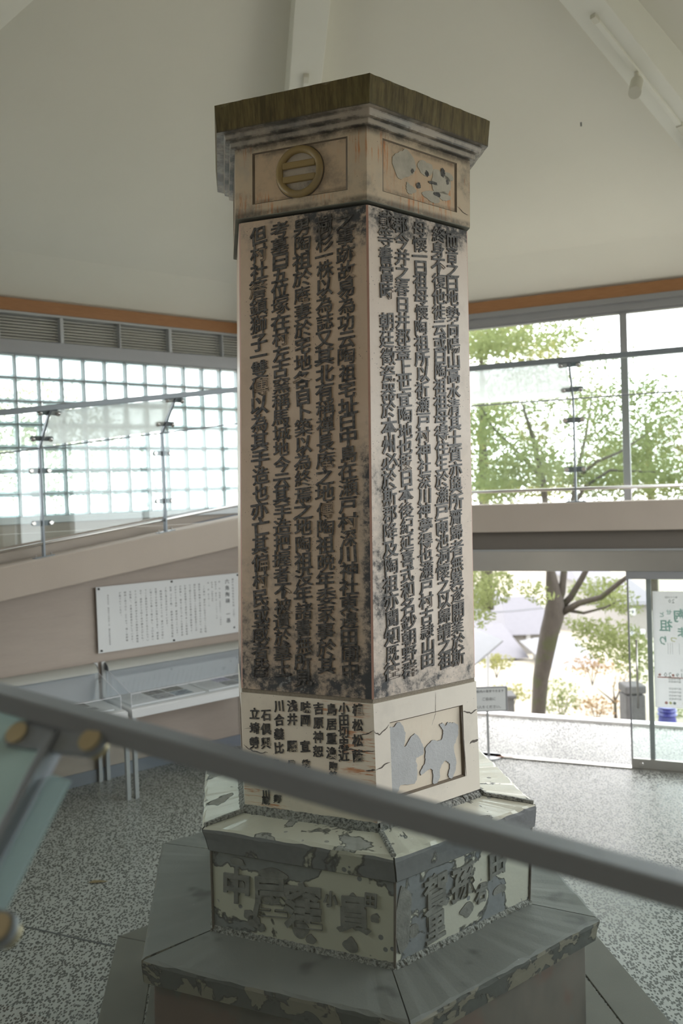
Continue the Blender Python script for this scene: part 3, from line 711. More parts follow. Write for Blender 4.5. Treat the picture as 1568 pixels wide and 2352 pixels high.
for u, v, a, b in ((.26, .45, .055, .35), (.45, .40, .05, .18), (.74, .30, .08, .14), (.06, .5, .05, .45), (.62, .55, .04, .07), (.50, .75, .05, .10), (.75, .68, .05, .06), (.12, .7, .03, .1)):
    mb = MB(); blob(mb, qR, circ(u, v, a, b), -.002, .004, 0, .002, 3, 1); mpart('cement_patch', mb, ['char_cement', 'relief_dark'], blkm)
# middle slab
for k in range(6): mpart('middle_slab', rough_slab(k, 1.076, .961, .58, .900, .882, -.039, -.028, 1.090, 22, .006), ['slab_glaze', 'slab_edge'])
for i in range(6):           # mortar in the mitres
    a, b = V6(1.092, .66, -.05, -i), V6(1.079, .885, -.039, -i); mb = MB().tube([a, (a + b) / 2, b], [.012, .014, .012], 6); mpart('mitre_mortar', mb, 'mortar')
# mortar under the lower panel: continuous on the left, broken chunks on the right
for k in range(1, 6): mpart('mortar_bead', rough_strip(k, 1.084, 1.119, .652, .682, -.060, 60, .005), 'mortar')
for (u0, u1) in ((.02, .20), (.22, .40), (.41, .58), (.60, .80), (.815, .985)):
    mpart('mortar_chunk', rough_strip(0, 1.084, 1.112, .652, .676, -.060, 12, .006, u0, u1), 'mortar')
# lower panel block with recess on the right-hand face
def recessed_ring(top, bot, rec, depth, mats_side, faces_rec, rim=0):
    mb = MB()
    for k in range(6):
        q = face(top, bot, -k, -k - 1)
        if k in faces_rec:
            u0, u1, v0, v1 = rec; U = [0, u0, u1, 1]; Vv = [0, v0, v1, 1]
            for i in range(3):
                for j in range(3):
                    if i == 1 and j == 1: continue
                    mb.add([q(U[i], Vv[j]), q(U[i + 1], Vv[j]), q(U[i + 1], Vv[j + 1]), q(U[i], Vv[j + 1])], [(0, 1, 2, 3)], mats_side[k])
            O = [q(u0, v0), q(u1, v0), q(u1, v1), q(u0, v1)]; e = .016
            I = [q(u0 + e, v0 + e, -depth), q(u1 - e, v0 + e, -depth), q(u1 - e, v1 - e, -depth), q(u0 + e, v1 - e, -depth)]
            mb.add(O + I, [(i, (i + 1) % 4, 4 + (i + 1) % 4, 4 + i) for i in range(4)], 2); mb.add(I, [(0, 1, 2, 3)], 1)
        else: mb.add([q(0, 0), q(1, 0), q(1, 1), q(0, 1)], [(0, 1, 2, 3)], mats_side[k])
    A = [L6(bot, -i) for i in range(6)]; mb.add(A, [tuple(range(6))], 0); B = [L6(top, -i) for i in range(6)]; mb.add(B, [tuple(range(6))], 0)
    return mb
low = mpart('lower_panel_block', recessed_ring('pn_top', 'pn_bot', (.139, .85, .185, .84), .014, {0: 0, 1: 0, 2: 0, 3: 0, 4: 0, 5: 3}, (0, 2, 4)), ['panel_out', 'panel_in', 'recess_edge', 'names'], label='cream glazed block with small inscription and worn animal relief')
qN = face('pn_top', 'pn_bot', 1, 0); qP = face('pn_top', 'pn_bot', 0, -1)
beastA = [(.143, .275), (.19, .24), (.243, .208), (.292, .311), (.28, .435), (.376, .338), (.45, .449), (.455, .537), (.383, .561), (.39, .66), (.359, .769), (.237, .748), (.2, .80), (.146, .792)]
beastB = [(.424, .716), (.426, .673), (.468, .612), (.481, .486), (.547, .444), (.628, .457), (.655, .383), (.625, .324), (.655, .31), (.682, .345), (.70, .32), (.733, .327), (.808, .359), (.794, .475), (.757, .555), (.776, .709), (.729, .83), (.689, .789), (.709, .706), (.669, .651), (.618, .696), (.597, .808), (.539, .828), (.536, .703), (.489, .69)]
for bp in (beastA, beastB):
    mb = MB(); cu = sum(p[0] for p in bp) / len(bp); cv = sum(p[1] for p in bp) / len(bp)
    blob(mb, qP, bp, -.0145, -.0095, 0, .005, 6, 1)
    mpart('animal_relief', mb, ['relief_grey', 'relief_dark'], low, label='flaked grey animal relief')
for (txt, u0, v0, u1, v1) in (('植松松蔭', .889, .06, .875, .45), ('小田切忠近', .788, .06, .774, .46), ('島居重渙', .698, .08, .685, .45), ('吉原神恕', .601, .08, .587, .45), ('味岡　宣', .503, .08, .49, .42),
                              ('浅井　驟', .403, .08, .39, .43), ('川合義比', .302, .09, .288, .46), ('石倶興', .197, .18, .187, .43), ('立埼勞', .106, .18, .096, .44),
                              ('陶銘加', .695, .56, .689, .72), ('教有', .493, .57, .489, .66), ('備後', .38, .59, .377, .66), ('窯', .254, .60, .254, .60), ('川蔵', .174, .88, .171, .94), ('鄰', .263, .91, .263, .91)):
    mb = MB(); n_ = len(txt)
    for i, ch in enumerate(txt):
        t = i / max(1, n_ - 1); small = v0 > .5
        put_glyph(mb, ch, qN(u0 + (u1 - u0) * t, v0 + (v1 - v0) * t), qN.X, qN.Y, qN.N, .042 if small else .052, .040 if small else .056, .003, .022, rot=rnd.uniform(-.05, .08), shear=.1)
        if small: mpart('small_character', mb, 'ink', low); mb = MB()
    if mb.v: mpart('small_inscription', mb, 'ink', low)
def crack(q, pts, w, name='crack', parent=None, d=.0012):
    mb = MB(); P = []
    for (a, b) in zip(pts[:-1], pts[1:]):
        for j in range(5): t = j / 5; P.append((a[0] + (b[0] - a[0]) * t, a[1] + (b[1] - a[1]) * t + rnd.uniform(-.008, .008)))
    P.append(pts[-1]); n_ = len(P)
    for i in range(n_ - 1):
        w0, w1 = (w * (1 - abs(2 * k / (n_ - 1) - 1) ** 3 * .8) * rnd.uniform(.6, 1.2) for k in (i, i + 1))
        a, b = P[i], P[i + 1]; D = q(b[0], b[1]) - q(a[0], a[1]); S = D.cross(q.N).normalized()
        mb.add([q(a[0], a[1], d) - S * w0, q(b[0], b[1], d) - S * w1, q(b[0], b[1], d) + S * w1, q(a[0], a[1], d) + S * w0], [(0, 1, 2, 3)])
    return mpart(name, mb, 'relief_dark', parent)
crack(qN, [(.01, .47), (.10, .52), (.2, .51)], .003, parent=low); crack(qN, [(.02, .32), (.2, .31)], .0012, parent=low)
crack(qN, [(.78, .40), (.9, .41), (1, .39)], .003, parent=low); crack(qN, [(.93, .56), (1, .55)], .004, parent=low); crack(qN, [(.9, .28), (1, .22)], .0025, parent=low)
crack(qP, [(0, .23), (.05, .27), (.13, .20)], .003, parent=low); crack(qP, [(0, .55), (.13, .52)], .003, parent=low)
crack(qP, [(.58, .02), (.57, .20), (.53, .30)], .0012, parent=low); crack(qP, [(.85, .24), (.93, .28), (1, .26)], .004, parent=low); crack(qP, [(.91, .55), (1, .54)], .007, parent=low)
crack(qP, [(.83, .20), (.84, .45), (.86, .84)], .004, parent=low)
# sand mortar joint
mb = MB().prism(ringL('pn_top', -.008), ringL('sh_bot', -.004)); mpart('mortar_joint', mb, 'sand')
# shaft with chamfered, pinkish arrises
def chamfer_ring(n, c):
    R_ = []
    for k in range(6):
        p = L6(n, -k); a = L6(n, -k + 1); b = L6(n, -k - 1)
        R_ += [p + (a - p).normalized() * c, p + (b - p).normalized() * c]
    return R_
B0, B1 = chamfer_ring('sh_bot', .006), chamfer_ring('sh_top', .006)
mb = MB()
for i in range(12):
    j = (i + 1) % 12; k = i // 2
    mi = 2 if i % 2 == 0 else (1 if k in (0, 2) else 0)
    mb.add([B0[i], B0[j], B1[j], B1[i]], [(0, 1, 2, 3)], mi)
mb.add(B0, [tuple(range(12))], 0); mb.add(B1, [tuple(range(12))], 0)
shaft = mpart('shaft', mb, ['shaft_left', 'shaft_right', 'edge_pink'], label='sooty tan and cream glazed shaft, tan side darkened for shade')
qSL = face('sh_top', 'sh_bot', 1, 0); qSR = face('sh_top', 'sh_bot', 0, -1)
TXT_L = [('之事跡故易為功云陶祖宅址曰中島在瀬戸村深川神社東邊田圃中', .838, .012, .836, .962),
         ('樹杉一株以為誌又其北有稱禪長庵之地傳陶祖晩年委家事於其', .677, .012, .662, .955),
         ('男陶祖於庵妻於宅地各自卜築以為終焉之地陶祖没年諸書無所見', .509, .010, .490, .985),
         ('考墓曰五位塚在村左古窯稱馬城地今云其手造把握者不被遺於墓土', .334, .010, .332, .968),
         ('但村社簷鎮獅子一雙傳以為其手造也亦亡其偏村民或蔵者皆', .160, .014, .160, .972)]
TXT_R = [('而音之曰地勢向陽山高水清其土質亦與所齎歸者無異遂開業於斯', .822, .010, .820, .964),
         ('終身不復他徙云或曰陶祖祖母得住生於瀬戸雨池洞懷之以歸謂之祖', .680, .008, .677, .966),
         ('母懷一曰祖母懷陶祖所以祈瀬戸村神社深川神夢得也瀬戸村古隷山田', .492, .007, .510, .957),
         ('郡今并之春日井郡蓋上世宜陶地也按日本後紀延喜式和名鈔朝野群', .312, .008, .332, .970),
         ('載等書當時　朝廷徵瓷器於本州必於斯郡降及陶祖亦聞知既往', .163, .005, .176, .967)]
WT = {'一': .55, '二': .75, '曰': .82, '之': .92, '山': .9, '　': .75, '上': .9, '川': .9, '也': .92, '卜': .85}
for q, TX in ((qSL, TXT_L), (qSR, TXT_R)):
    for (txt, u0, v0, u1, v1) in TX:
        mb = MB(); ws = [WT.get(c, 1.) for c in txt]; tot = sum(ws); acc = 0
        for ch, w in zip(txt, ws):
            if ch != '　': bo = .024 - .017 * min(1, max(0, (len(glyph(ch, 0., .0045)[0]) - 120) / 220))
            t = (acc + w / 2) / tot; acc += w; H_ = q.h * (v1 - v0) / tot
            sz = .086 * rnd.uniform(.96, 1.08)
            put_glyph(mb, ch, q(u0 + (u1 - u0) * t + rnd.uniform(-.006, .006), v0 + (v1 - v0) * t), q.X, q.Y, q.N, sz * rnd.uniform(.95, 1.08), min(sz, H_ * 1.08) * rnd.uniform(.97, 1.03) if w > .8 else sz * .8, .0045, round(bo, 3), rot=rnd.uniform(-.03, .05), shear=.13)
        mpart('raised_inscription', mb, 'ink', shaft)
# frieze
FRM = {k: 0 for k in range(6)}
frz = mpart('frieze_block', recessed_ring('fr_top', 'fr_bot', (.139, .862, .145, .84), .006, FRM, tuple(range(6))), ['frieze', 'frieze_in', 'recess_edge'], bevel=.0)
mb = MB().prism(ringL('fr_bot', -.001, -.004), ringL('fr_bot', -.001, .0)); mpart('lip', mb, 'cement_lip', label='olive cement lip under the frieze')
qF = face('fr_top', 'fr_bot', 1, 0); qG = face('fr_top', 'fr_bot', 0, -1)
# crest: ring with two bars
cr = thing_dummy = None
mb = MB(); cen = qF(.505, .497, -.006); R_, r_ = .098, .017; n1, n2 = 40, 10; vs = []
for i in range(n1):
    a = 2 * pi * i / n1
    for j in range(n2):
        b = 2 * pi * j / n2; rr = R_ + r_ * cos(b); vs.append(cen + (qF.X * cos(a) + qF.Y * sin(a)) * rr + qF.N * (.006 + r_ * .9 * sin(b)))
mb.add(vs, [(i * n2 + j, ((i + 1) % n1) * n2 + j, ((i + 1) % n1) * n2 + (j + 1) % n2, i * n2 + (j + 1) % n2) for i in range(n1) for j in range(n2)])
crest = mpart('crest_ring', mb, 'crest_gold', frz, smooth=True, label='amber ring of the crest')
for dy in (.031, -.031):
    w = math.sqrt(.085 ** 2 - dy ** 2); mb = MB(); c0 = cen + qF.Y * dy
    P = [c0 + qF.X * (x * w) + qF.Y * (y * .0145) for x, y in ((-1, -1), (1, -1), (1, 1), (-1, 1))]
    mb.hexa(P + [p + qF.N * .018 for p in P]); mpart('crest_bar', mb, 'crest_gold', frz, .005)
mb = MB(); mb.disc(cen, qF.N, .118, .0015, 40); mpart('crest_ground', mb, 'relief_dark', frz)
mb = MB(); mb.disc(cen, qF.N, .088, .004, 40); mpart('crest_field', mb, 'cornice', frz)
for u, v, a, b in ((.35, .42, .10, .18), (.55, .36, .07, .12), (.70, .50, .10, .16), (.62, .70, .09, .08), (.40, .70, .05, .08), (.78, .36, .05, .07), (.74, .66, .06, .06)):
    mb = MB(); blob(mb, qG, circ(u, v, a, b, 9, .35), -.0062, -.0035, 0, .006, 4, 0); mpart('worn_relief', mb, ['worn_grey', 'relief_dark'], frz, label='worn greyish relief')
for u, v, a, b in ((.42, .44, .012, .03), (.62, .52, .06, .02), (.66, .66, .04, .03), (.72, .34, .02, .07), (.56, .42, .015, .04), (.48, .62, .02, .04), (.77, .45, .015, .05)):
    mb = MB(); blob(mb, qG, circ(u, v, a, b, 7, .4), -.0038, -.0025, 0, .004, 3); mpart('black_trace', mb, 'ink', frz)
crack(qG, [(.865, .75), (.93, .82), (.98, .83)], .002, parent=frz)
# cornice steps and cap
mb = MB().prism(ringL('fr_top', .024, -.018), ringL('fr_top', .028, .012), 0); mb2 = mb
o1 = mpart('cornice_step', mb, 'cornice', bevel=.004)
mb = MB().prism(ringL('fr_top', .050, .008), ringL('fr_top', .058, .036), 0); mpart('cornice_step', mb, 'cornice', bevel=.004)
n_ = 26; mb = MB(); lo_, up_, up2 = [], [], []
for k in range(6):
    for i in range(n_):
        u = i / n_; a, b = L6('cap_bot', -k), L6('cap_bot', -k - 1); c_, d_ = L6('cap_top', -k), L6('cap_top', -k - 1)
        chip = rnd.uniform(0, .004) + (.012 if rnd.random() < .05 else 0)
        lo_.append(a * (1 - u) + b * u + Vector((0, 0, rnd.uniform(-.0015, .0015)))); p = c_ * (1 - u) + d_ * u; up_.append(p - Vector((0, 0, .004 + chip))); up2.append(Vector((p.x * .985 - .001, p.y * .985, p.z)))
mb.prism(lo_, up_, 0, False); mb.prism(up_, up2, 0, False); N6 = len(lo_)
mb.add(lo_, [tuple(range(N6))[::-1]], 1); mb.add(up2, [tuple(range(N6))], 0)
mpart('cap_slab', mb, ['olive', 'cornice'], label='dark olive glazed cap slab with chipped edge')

# ================================================================ RAILINGS
def railing(name, label, fr, a, base, hgt_s, s0, s1, posts, films, lean=.30, mats=None, group=None, disc_mat='steel', glass='rail_glass', film='film', rh=.046, rw=.032):
    """base(s): height of the post foot; rail 1.22 m above, upper third tilted into the hall"""
    rp = 'rail_paint'; ps = sorted(posts)
    r = thing(name, label, 'railing', fr(ps[0], a, base(ps[0])), group)
    bend = lambda s: base(s) + .925
    top = lambda s: base(s) + 1.215
    # handrail
    P = [fr(s, aa, z(s)) for z in (lambda s: top(s), lambda s: top(s) + rh) for s, aa in ((s0, a - lean - rw), (s1, a - lean - rw), (s1, a - lean + rw), (s0, a - lean + rw))]
    obj('handrail', MB().hexa(P), rp, r, .004)
    obj('lower_rail', MB().tube([fr(s0, a + .01, base(s0) + .115), fr(s1, a + .01, base(s1) + .115)], .014, 12), 'steel', r, smooth=True)
    obj('middle_rod', MB().tube([fr(s0, a, bend(s0)), fr(s1, a, bend(s1))], .006, 8), rp, r)
    for s in ps:
        p = obj('post', MB().hexa([fr(s + x, a + y, z) for z in (base(s), bend(s)) for x, y in ((-.008, -.02), (.008, -.02), (.008, .035), (-.008, .035))])
                .hexa([fr(s + x, a + y - (lean if zz else 0), (top(s) if zz else bend(s) - .002)) for zz in (0, 1) for x, y in ((-.008, -.02), (.008, -.02), (.008, .035), (-.008, .035))]), rp, r, .002)
        sl = .13 if True else 0
        mb = sloped(fr, s - .085, s + .085, a - .03, a + .05, lambda q: base(q) - .004, lambda q: base(q) + .006); obj('base_plate', mb, rp, p and r, .002)
        for x in (-.065, .065):
            obj('anchor_bolt', MB().tube([fr(s + x, a + .01, base(s + x)), fr(s + x, a + .01, base(s + x) + .03)], .007, 8), 'steel', r)
        for kind, h in (('v', .29), ('v', .735), ('i', .25), ('i', .93)):
            if kind == 'v': c = fr(s, a, base(s) + h); nrm = (fr(0, -1, 0) - fr(0, 0, 0)); upv = Vector((0, 0, 1))
            else:
                c = fr(s, a - lean * h, bend(s) + .29 * h); upv = (fr(0, -lean, .29) - fr(0, 0, 0)).normalized(); t_ = fr(1, 0, 0) - fr(0, 0, 0); nrm = t_.cross(upv).normalized()
                if nrm.dot(fr(0, -1, 0) - fr(0, 0, 0)) < 0: nrm = -nrm
            t_ = fr(1, 0, 0) - fr(0, 0, 0)
            # pill-shaped ear plate
            O = []
            for i in range(16):
                an = 2 * pi * i / 16; ex = .074 if cos(an) > 0 else -.074
                O.append(c + t_ * (ex + .024 * cos(an)) + upv * (.024 * sin(an)))
            cl = obj('clamp', MB().prism([q - nrm * .016 for q in O], [q - nrm * .004 for q in O]), rp, r)
            for x in (-.074, .074):
                mb = MB().disc(c + t_ * x - nrm * .020, nrm, .019, .034, 18, chamfer=.003); obj('bolt_cap', mb, disc_mat, cl)
    edges = [s0] + ps + [s1]
    for k in range(len(edges) - 1):
        x0, x1 = edges[k] + .018, edges[k + 1] - .018
        if x1 - x0 < .1: continue
        P = [fr(s, aa, z(s)) for z in (lambda s: base(s) + .15, lambda s: bend(s) - .012) for s, aa in ((x0, a - .004), (x1, a - .004), (x1, a + .004), (x0, a + .004))]
        obj('lower_pane', MB().hexa(P), glass, r)
        P = [fr(s, aa - lean * t_, bend(s) + .01 + .275 * t_) for t_ in (0.03, 1) for s, aa in ((x0, a - .004), (x1, a - .004), (x1, a + .004), (x0, a + .004))]
        isf = k in films
        pn = obj('text_panel' if isf else 'upper_pane', MB().hexa(P), film if isf else glass, r)
        if isf: tag(pn, 'whitish frosted sheet with faint lines of text')
        if isf:    # faint columns of print, read from the ramp side
            mb = MB(); t_ = fr(1, 0, 0) - fr(0, 0, 0); upv = (fr(0, -lean, .29) - fr(0, 0, 0)).normalized(); nn = t_.cross(upv).normalized()
            if nn.dot(fr(0, 1, 0) - fr(0, 0, 0)) < 0: nn = -nn
            body = '陶祖の碑について瀬戸の陶器は加藤四郎左衛門景正が宋より伝えた技術に始まるといわれ深川神社に祀られています'
            xx = x0 + .13
            xe = x1 - .16; j = 0
            while xx < xe:
                nc = 11 if j % 5 else 7
                for i in range(nc):
                    t = .92 - i * .066 - (.0 if j else .0)
                    sz = .017 if j else .024
                    if j == 0: t = .95 - i * .1
                    if t < .12: break
                    ch = body[(i + j * 7) % len(body)]
                    put_glyph(mb, ch, fr(xx, a - lean * t, bend(xx) + .01 + .275 * t) + nn * .0055, -t_, upv, nn, sz, sz, 0, 0, res=1)
                xx += .034 if j else .06; j += 1
            obj('print', mb, 'ink_pale', pn)
    return r
railing('glass_railing', 'glass railing with tilted text sheets climbing the left ramp', FL, 3.83, bt, 0, -2.0, 1.98, [-1.43, -.288, .852, 1.99], [2])
railing('glass_railing', 'level glass railing above the entrance in front of the trees', FR, 3.78, lambda s: 2.400, 0, -1.98, 2.3, [-.47, .715, 1.90], [1], lean=.26)
railing('glass_railing', 'blurred blue-grey glass railing crossing close in front of the viewpoint', WF(248.2), 3.13, nr, 0, -2.9, 1.3, [-1.715, -.575], [2], rh=.034, rw=.024, disc_mat='brass', glass='near_glass', film='near_film')

nrl = bpy.data.objects['glass_railing.002']; mb = MB(); fN = WF(248.2)
nb = lambda s: nr(s) + .925
mb.hexa([fN(s, 3.13 - .30 * t_ + d_, nb(s) + .01 + .275 * t_) for t_ in (-.25, .80) for s, d_ in ((-.590, -.006), (-.628, -.006), (-.628, .006), (-.590, .006))])
tag(obj('edge_strip', mb, 'near_strip', nrl), 'pale greenish strip beside the post')
# ================================================================ DISPLAY CASES
def case(s0, s1, label):
    r = thing('display_case', label, 'display case', FL((s0 + s1) / 2, 3.7, 0), 'acrylic-topped display cases along the left wall')
    for s in (s0, s1 - .035):
        for a0 in (3.385, 4.0): obj('leg', MB().box(FL, s, s + .035, a0, a0 + .035, 0, .69), 'alu', r, .002)
        obj('back_post', MB().box(FL, s, s + .035, 4.01, 4.035, .755, 1.09), 'white_paint', r, .002)
    mb = MB().box(FL, s0, s1, 3.385, 3.42, .69, .755).box(FL, s0, s1, 4.0, 4.035, .69, .755).box(FL, s0, s0 + .035, 3.42, 4.0, .69, .755).box(FL, s1 - .035, s1, 3.42, 4.0, .69, .755)
    obj('table_frame', mb, 'white_paint', r, .002)
    obj('table_top', MB().box(FL, s0 + .005, s1 - .005, 3.40, 4.02, .745, .762), 'board', r)
    obj('back_panel', MB().box(FL, s0 + .035, s1 - .035, 4.005, 4.015, .762, 1.02), 'case_back', r)
    # curved hood
    pr = []
    for i in range(7): an = pi / 2 * i / 6; pr.append((4.03 - .10 * sin(an) * 1.0, 1.015 + .07 * cos(an)))
    pr += [(4.03, 1.015)]
    mb = MB().prism([FL(s0 + .03, a_, z_) for a_, z_ in pr], [FL(s1 - .03, a_, z_) for a_, z_ in pr]); obj('hood', mb, 'hood_grey', r)
    mb = MB().prism([FL(s0 + .024, 4.03 + (a_ - 4.03) * 1.0, z_) for a_, z_ in pr], [FL(s0 + .030, a_, z_) for a_, z_ in pr])
    mb.prism([FL(s1 - .030, a_, z_) for a_, z_ in pr], [FL(s1 - .024, a_, z_) for a_, z_ in pr]); obj('hood_end', mb, 'dark_metal', r)
    # acrylic cover: sloping front, upright lip, side cheeks
    prof = [(3.94, 1.015), (3.455, .885), (3.455, .765)]
    mb = MB()
    for (a0, z0), (a1, z1) in zip(prof[:-1], prof[1:]):
        mb.prism([FL(s0 + .03, a0, z0), FL(s0 + .03, a1, z1), FL(s0 + .03, a1 + .004, z1 - .003), FL(s0 + .03, a0 + .004, z0 - .003)],
                 [FL(s1 - .03, a0, z0), FL(s1 - .03, a1, z1), FL(s1 - .03, a1 + .004, z1 - .003), FL(s1 - .03, a0 + .004, z0 - .003)])
    for s in (s0 + .026, s1 - .030):
        side = [(4.0, .765), (4.0, 1.012), (3.94, 1.012), (3.455, .882), (3.455, .765)]
        mb.prism([FL(s, a_, z_) for a_, z_ in side], [FL(s + .004, a_, z_) for a_, z_ in side])
    obj('acrylic_cover', mb, 'acrylic', r)
    mb = MB()
    ed = [(s0 + .028, 3.94, 1.015), (s0 + .028, 3.455, .885), (s0 + .028, 3.455, .765)]
    mb.tube([FL(*p) for p in ed], .0022, 6); mb.tube([FL(s1 - .028, p[1], p[2]) for p in ed], .0022, 6)
    mb.tube([FL(s0 + .028, 3.455, .885), FL(s1 - .028, 3.455, .885)], .0028, 6); obj('bright_edge', mb, 'white_glaze', r)
    return r
case(.250, 1.75, 'right-hand display case, reaching behind the monument')
case(-1.295, .212, 'left-hand display case, partly behind the near railing')
def board(s0, s1, a0, a1, photos, label):
    r = thing('display_board', label, 'board', FL((s0 + s1) / 2, (a0 + a1) / 2, .762), 'picture boards lying in the display cases')
    obj('board', MB().box(FL, s0, s1, a0, a1, .762, .774), 'board', r, .001)
    for (x0, x1, y0, y1, mt) in photos:
        obj('photograph', MB().box(FL, s0 + (s1 - s0) * x0, s0 + (s1 - s0) * x1, a0 + (a1 - a0) * y0, a0 + (a1 - a0) * y1, .774, .7755), mt, r)
    mb = MB(); t_ = FL(1, 0, 0) - FL(0, 0, 0); n_ = FL(0, 1, 0) - FL(0, 0, 0)
    for i in range(12):
        for j in range(7): put_glyph(mb, '瀬戸陶祖碑之山窯土'[(i + j) % 9], FL(s0 + (s1 - s0) * (.05 + .022 * i), (a0 + a1) / 2 + .09 - j * .03, .7745), t_, n_, Vector((0, 0, 1)), .011, .011, res=1)
    obj('caption', mb, 'ink_flat', r)
board(.30, 1.02, 3.50, 3.93, [(.36, .60, .52, .92, 'photo_a'), (.62, .86, .52, .92, 'photo_b'), (.36, .60, .08, .46, 'photo_c'), (.62, .86, .08, .46, 'photo_d')], 'white board with four dark photographs in the right-hand case')
board(1.06, 1.69, 3.50, 3.93, [(.34, .58, .52, .92, 'photo_e'), (.60, .92, .52, .92, 'photo_c'), (.34, .58, .08, .46, 'photo_c'), (.60, .92, .08, .46, 'photo_d')], 'white board with violet and grey pictures beside the monument edge')
board(-.48, .14, 3.50, 3.93, [(.55, .80, .55, .90, 'photo_a'), (.72, .84, .20, .40, 'photo_c')], 'white board with one dark photograph in the left-hand case')

# wall sign
sg = thing('information_sign', 'white wall sign with vertical Japanese text above the display cases', 'sign', FL(.97, 4.0, 1.47))
s0, s1, z0, z1 = .225, 1.745, 1.170, 1.775
obj('panel', MB().box(FL, s0, s1, 4.012, 4.022, z0, z1), 'board', sg, .001)
for s_, z_ in ((.25, 1.757), (.978, 1.757), (1.715, 1.754), (.253, 1.192), (.978, 1.188), (1.715, 1.188)):
    obj('screw_cap', MB().disc(FL(s_, 4.014, z_), FL(0, -1, 0) - FL(0, 0, 0), .010, .012, 14, chamfer=.002), 'black', sg)
    obj('spacer', MB().disc(FL(s_, 4.05, z_), FL(0, -1, 0) - FL(0, 0, 0), .008, .03, 10), 'alu', sg)
X_ = FL(1, 0, 0) - FL(0, 0, 0); N_ = FL(0, -1, 0) - FL(0, 0, 0); mb = MB()
def vcol(txt, s, zt, size, pitch=None, bold=0.):
    z = zt
    for ch in txt:
        c2 = '︱' if ch == 'ー' else ch
        if ch in '（）': put_glyph(mb, ch, FL(s, 4.0118, z), X_, Z_, N_, size, size, 0, bold, rot=-pi / 2, res=1)
        elif ch in '、。': put_glyph(mb, ch, FL(s + size * .5, 4.0118, z + size * .5), X_, Z_, N_, size, size, 0, bold, res=1)
        else: put_glyph(mb, ch, FL(s, 4.0118, z), X_, Z_, N_, size, size, 0, bold, res=1)
        z -= pitch or size * 1.02
vcol('瀬戸市指定有形文化財（工芸）', 1.655, 1.715, .024, .0295); vcol('■', 1.655, 1.225, .026)
vcol('六角陶碑　一基', 1.59, 1.700, .050, .066, .012)
for i, (t, zt) in enumerate((('構　　造　陶器製（志野釉ほか）・六角柱形', 1.705), ('製造年月　慶応二年（一八六七）九月', 1.705), ('製作者　加藤岸太郎', 1.705), ('規　　模　高さ四・一ｍ', 1.705))):
    vcol(t, 1.50 - i * .042, zt, .0165, .0225)
BODY = ['　この碑は、瀬戸村に伝承されていた陶祖', '藤四郎の陶業の功績を称えるために、当時', '瀬戸窯取締役だった加藤清助景登らの尽', '力で建立された日本最大級の陶製碑です。', '文章は尾張藩士で漢学者であった阿部伯孝', 'が執筆し、幕末の名工であった加藤岸太郎', 'が中心となり成形・焼成を行っています。', '紋章（下がり藤）・唐獅子等の陽刻は陶彫', 'の名工渡辺幸平が行っています。', '　陶碑製作にあたっては、瀬戸川の北側に', '位置する北新谷の丸窯の中で造り、焼成後', 'に窯の入口を壊して取り出し、コロを用い', 'てこの藤四郎山まで運んだと伝えられてい', 'ます。基部から三段の台が積み上げられ、', 'その上に碑文の刻まれた六角柱形の碑棹等', 'を配置し、天蓋は屋根居をなしています。', '碑棹の高さは三・三三ｍで、薄く志野釉', 'が施されています。']
for i, t in enumerate(BODY): vcol(t, 1.325 - i * .0515, 1.700, .0215, .0262)
vcol('指定年月日　昭和四九年四月一日　瀬戸市教育委員会', .335, 1.690, .0165, .0195)
obj('print', mb, 'ink_flat', sg)

# free-standing notice by the door
c0 = floorpt(1122, 1738); st = thing('notice_stand', 'small grey notice stand with Japanese text inside the entrance', 'sign', c0)
Yd = c0.y; a_, b_ = pix(1080, 1577, Yd), pix(1163, 1637, Yd); x0, x1, zt, zb = a_.x, b_.x, pix(1122, 1577, Yd).z, pix(1122, 1634, Yd).z
fx = lambda x, y, z: Vector((x, y, z))
obj('foot', MB().disc(c0, (0, 0, 1), .12, .012, 24), 'alu', st); obj('pole', MB().box(fx, c0.x - .010, c0.x + .010, Yd - .010, Yd + .010, .01, zb + .03), 'alu', st, .002)
obj('frame', MB().box(fx, x0, x1 + .012, Yd - .015, Yd + .015, zb, zt), 'frame_grey', st, .004)
obj('face', MB().box(fx, x0 + .008, x1 - .008, Yd - .018, Yd - .014, zb + .012, zt - .012), 'board', st)
mb = MB(); xm = (x0 + x1) / 2; X_, N_ = Vector((1, 0, 0)), Vector((0, -1, 0)); hh = zt - zb
hline(mb, '施設内の見学できます', Vector((xm, Yd - .0183, zt - hh * .17)), X_, Z_, N_, .029, bold=.01); hline(mb, 'ご自由に', Vector((xm, Yd - .0183, zt - hh * .48)), X_, Z_, N_, .033, bold=.01); hline(mb, 'お入りください。', Vector((xm, Yd - .0183, zt - hh * .80)), X_, Z_, N_, .033, bold=.01)
obj('print', mb, 'ink_flat', st)

# ================================================================ LAMP TRACKS
def beam_pt(deg, t, side=0., drop=0.):
    d = Vector((cos(radians(deg)), sin(radians(deg)), 0)); q = Vector((-d.y, d.x, 0)); return Vector((.14, 4.21, 0)) + d * t + q * side + Vector((0, 0, 6.52 - .431 * t - drop))
def track(deg, t0, t1, label):
    r = thing('lamp_track', label, 'lamp track', beam_pt(deg, t0)); P = [beam_pt(deg, t, s, dr) for dr in (.024, 0) for t, s in ((t0, -.018), (t1, -.018), (t1, .018), (t0, .018))]
    obj('rail', MB().hexa(P), 'beam_white', r, .003)
    P = [beam_pt(deg, t, s, dr) for dr in (.028, 0) for t, s in ((t0 - .03, -.021), (t0 + .02, -.021), (t0 + .02, .021), (t0 - .03, .021))]
    obj('end_cap', MB().hexa(P), 'spot_white', r, .003); return r
tk = track(38.2, 2.09, 3.95, 'white lamp track along the hip beam at the upper right')
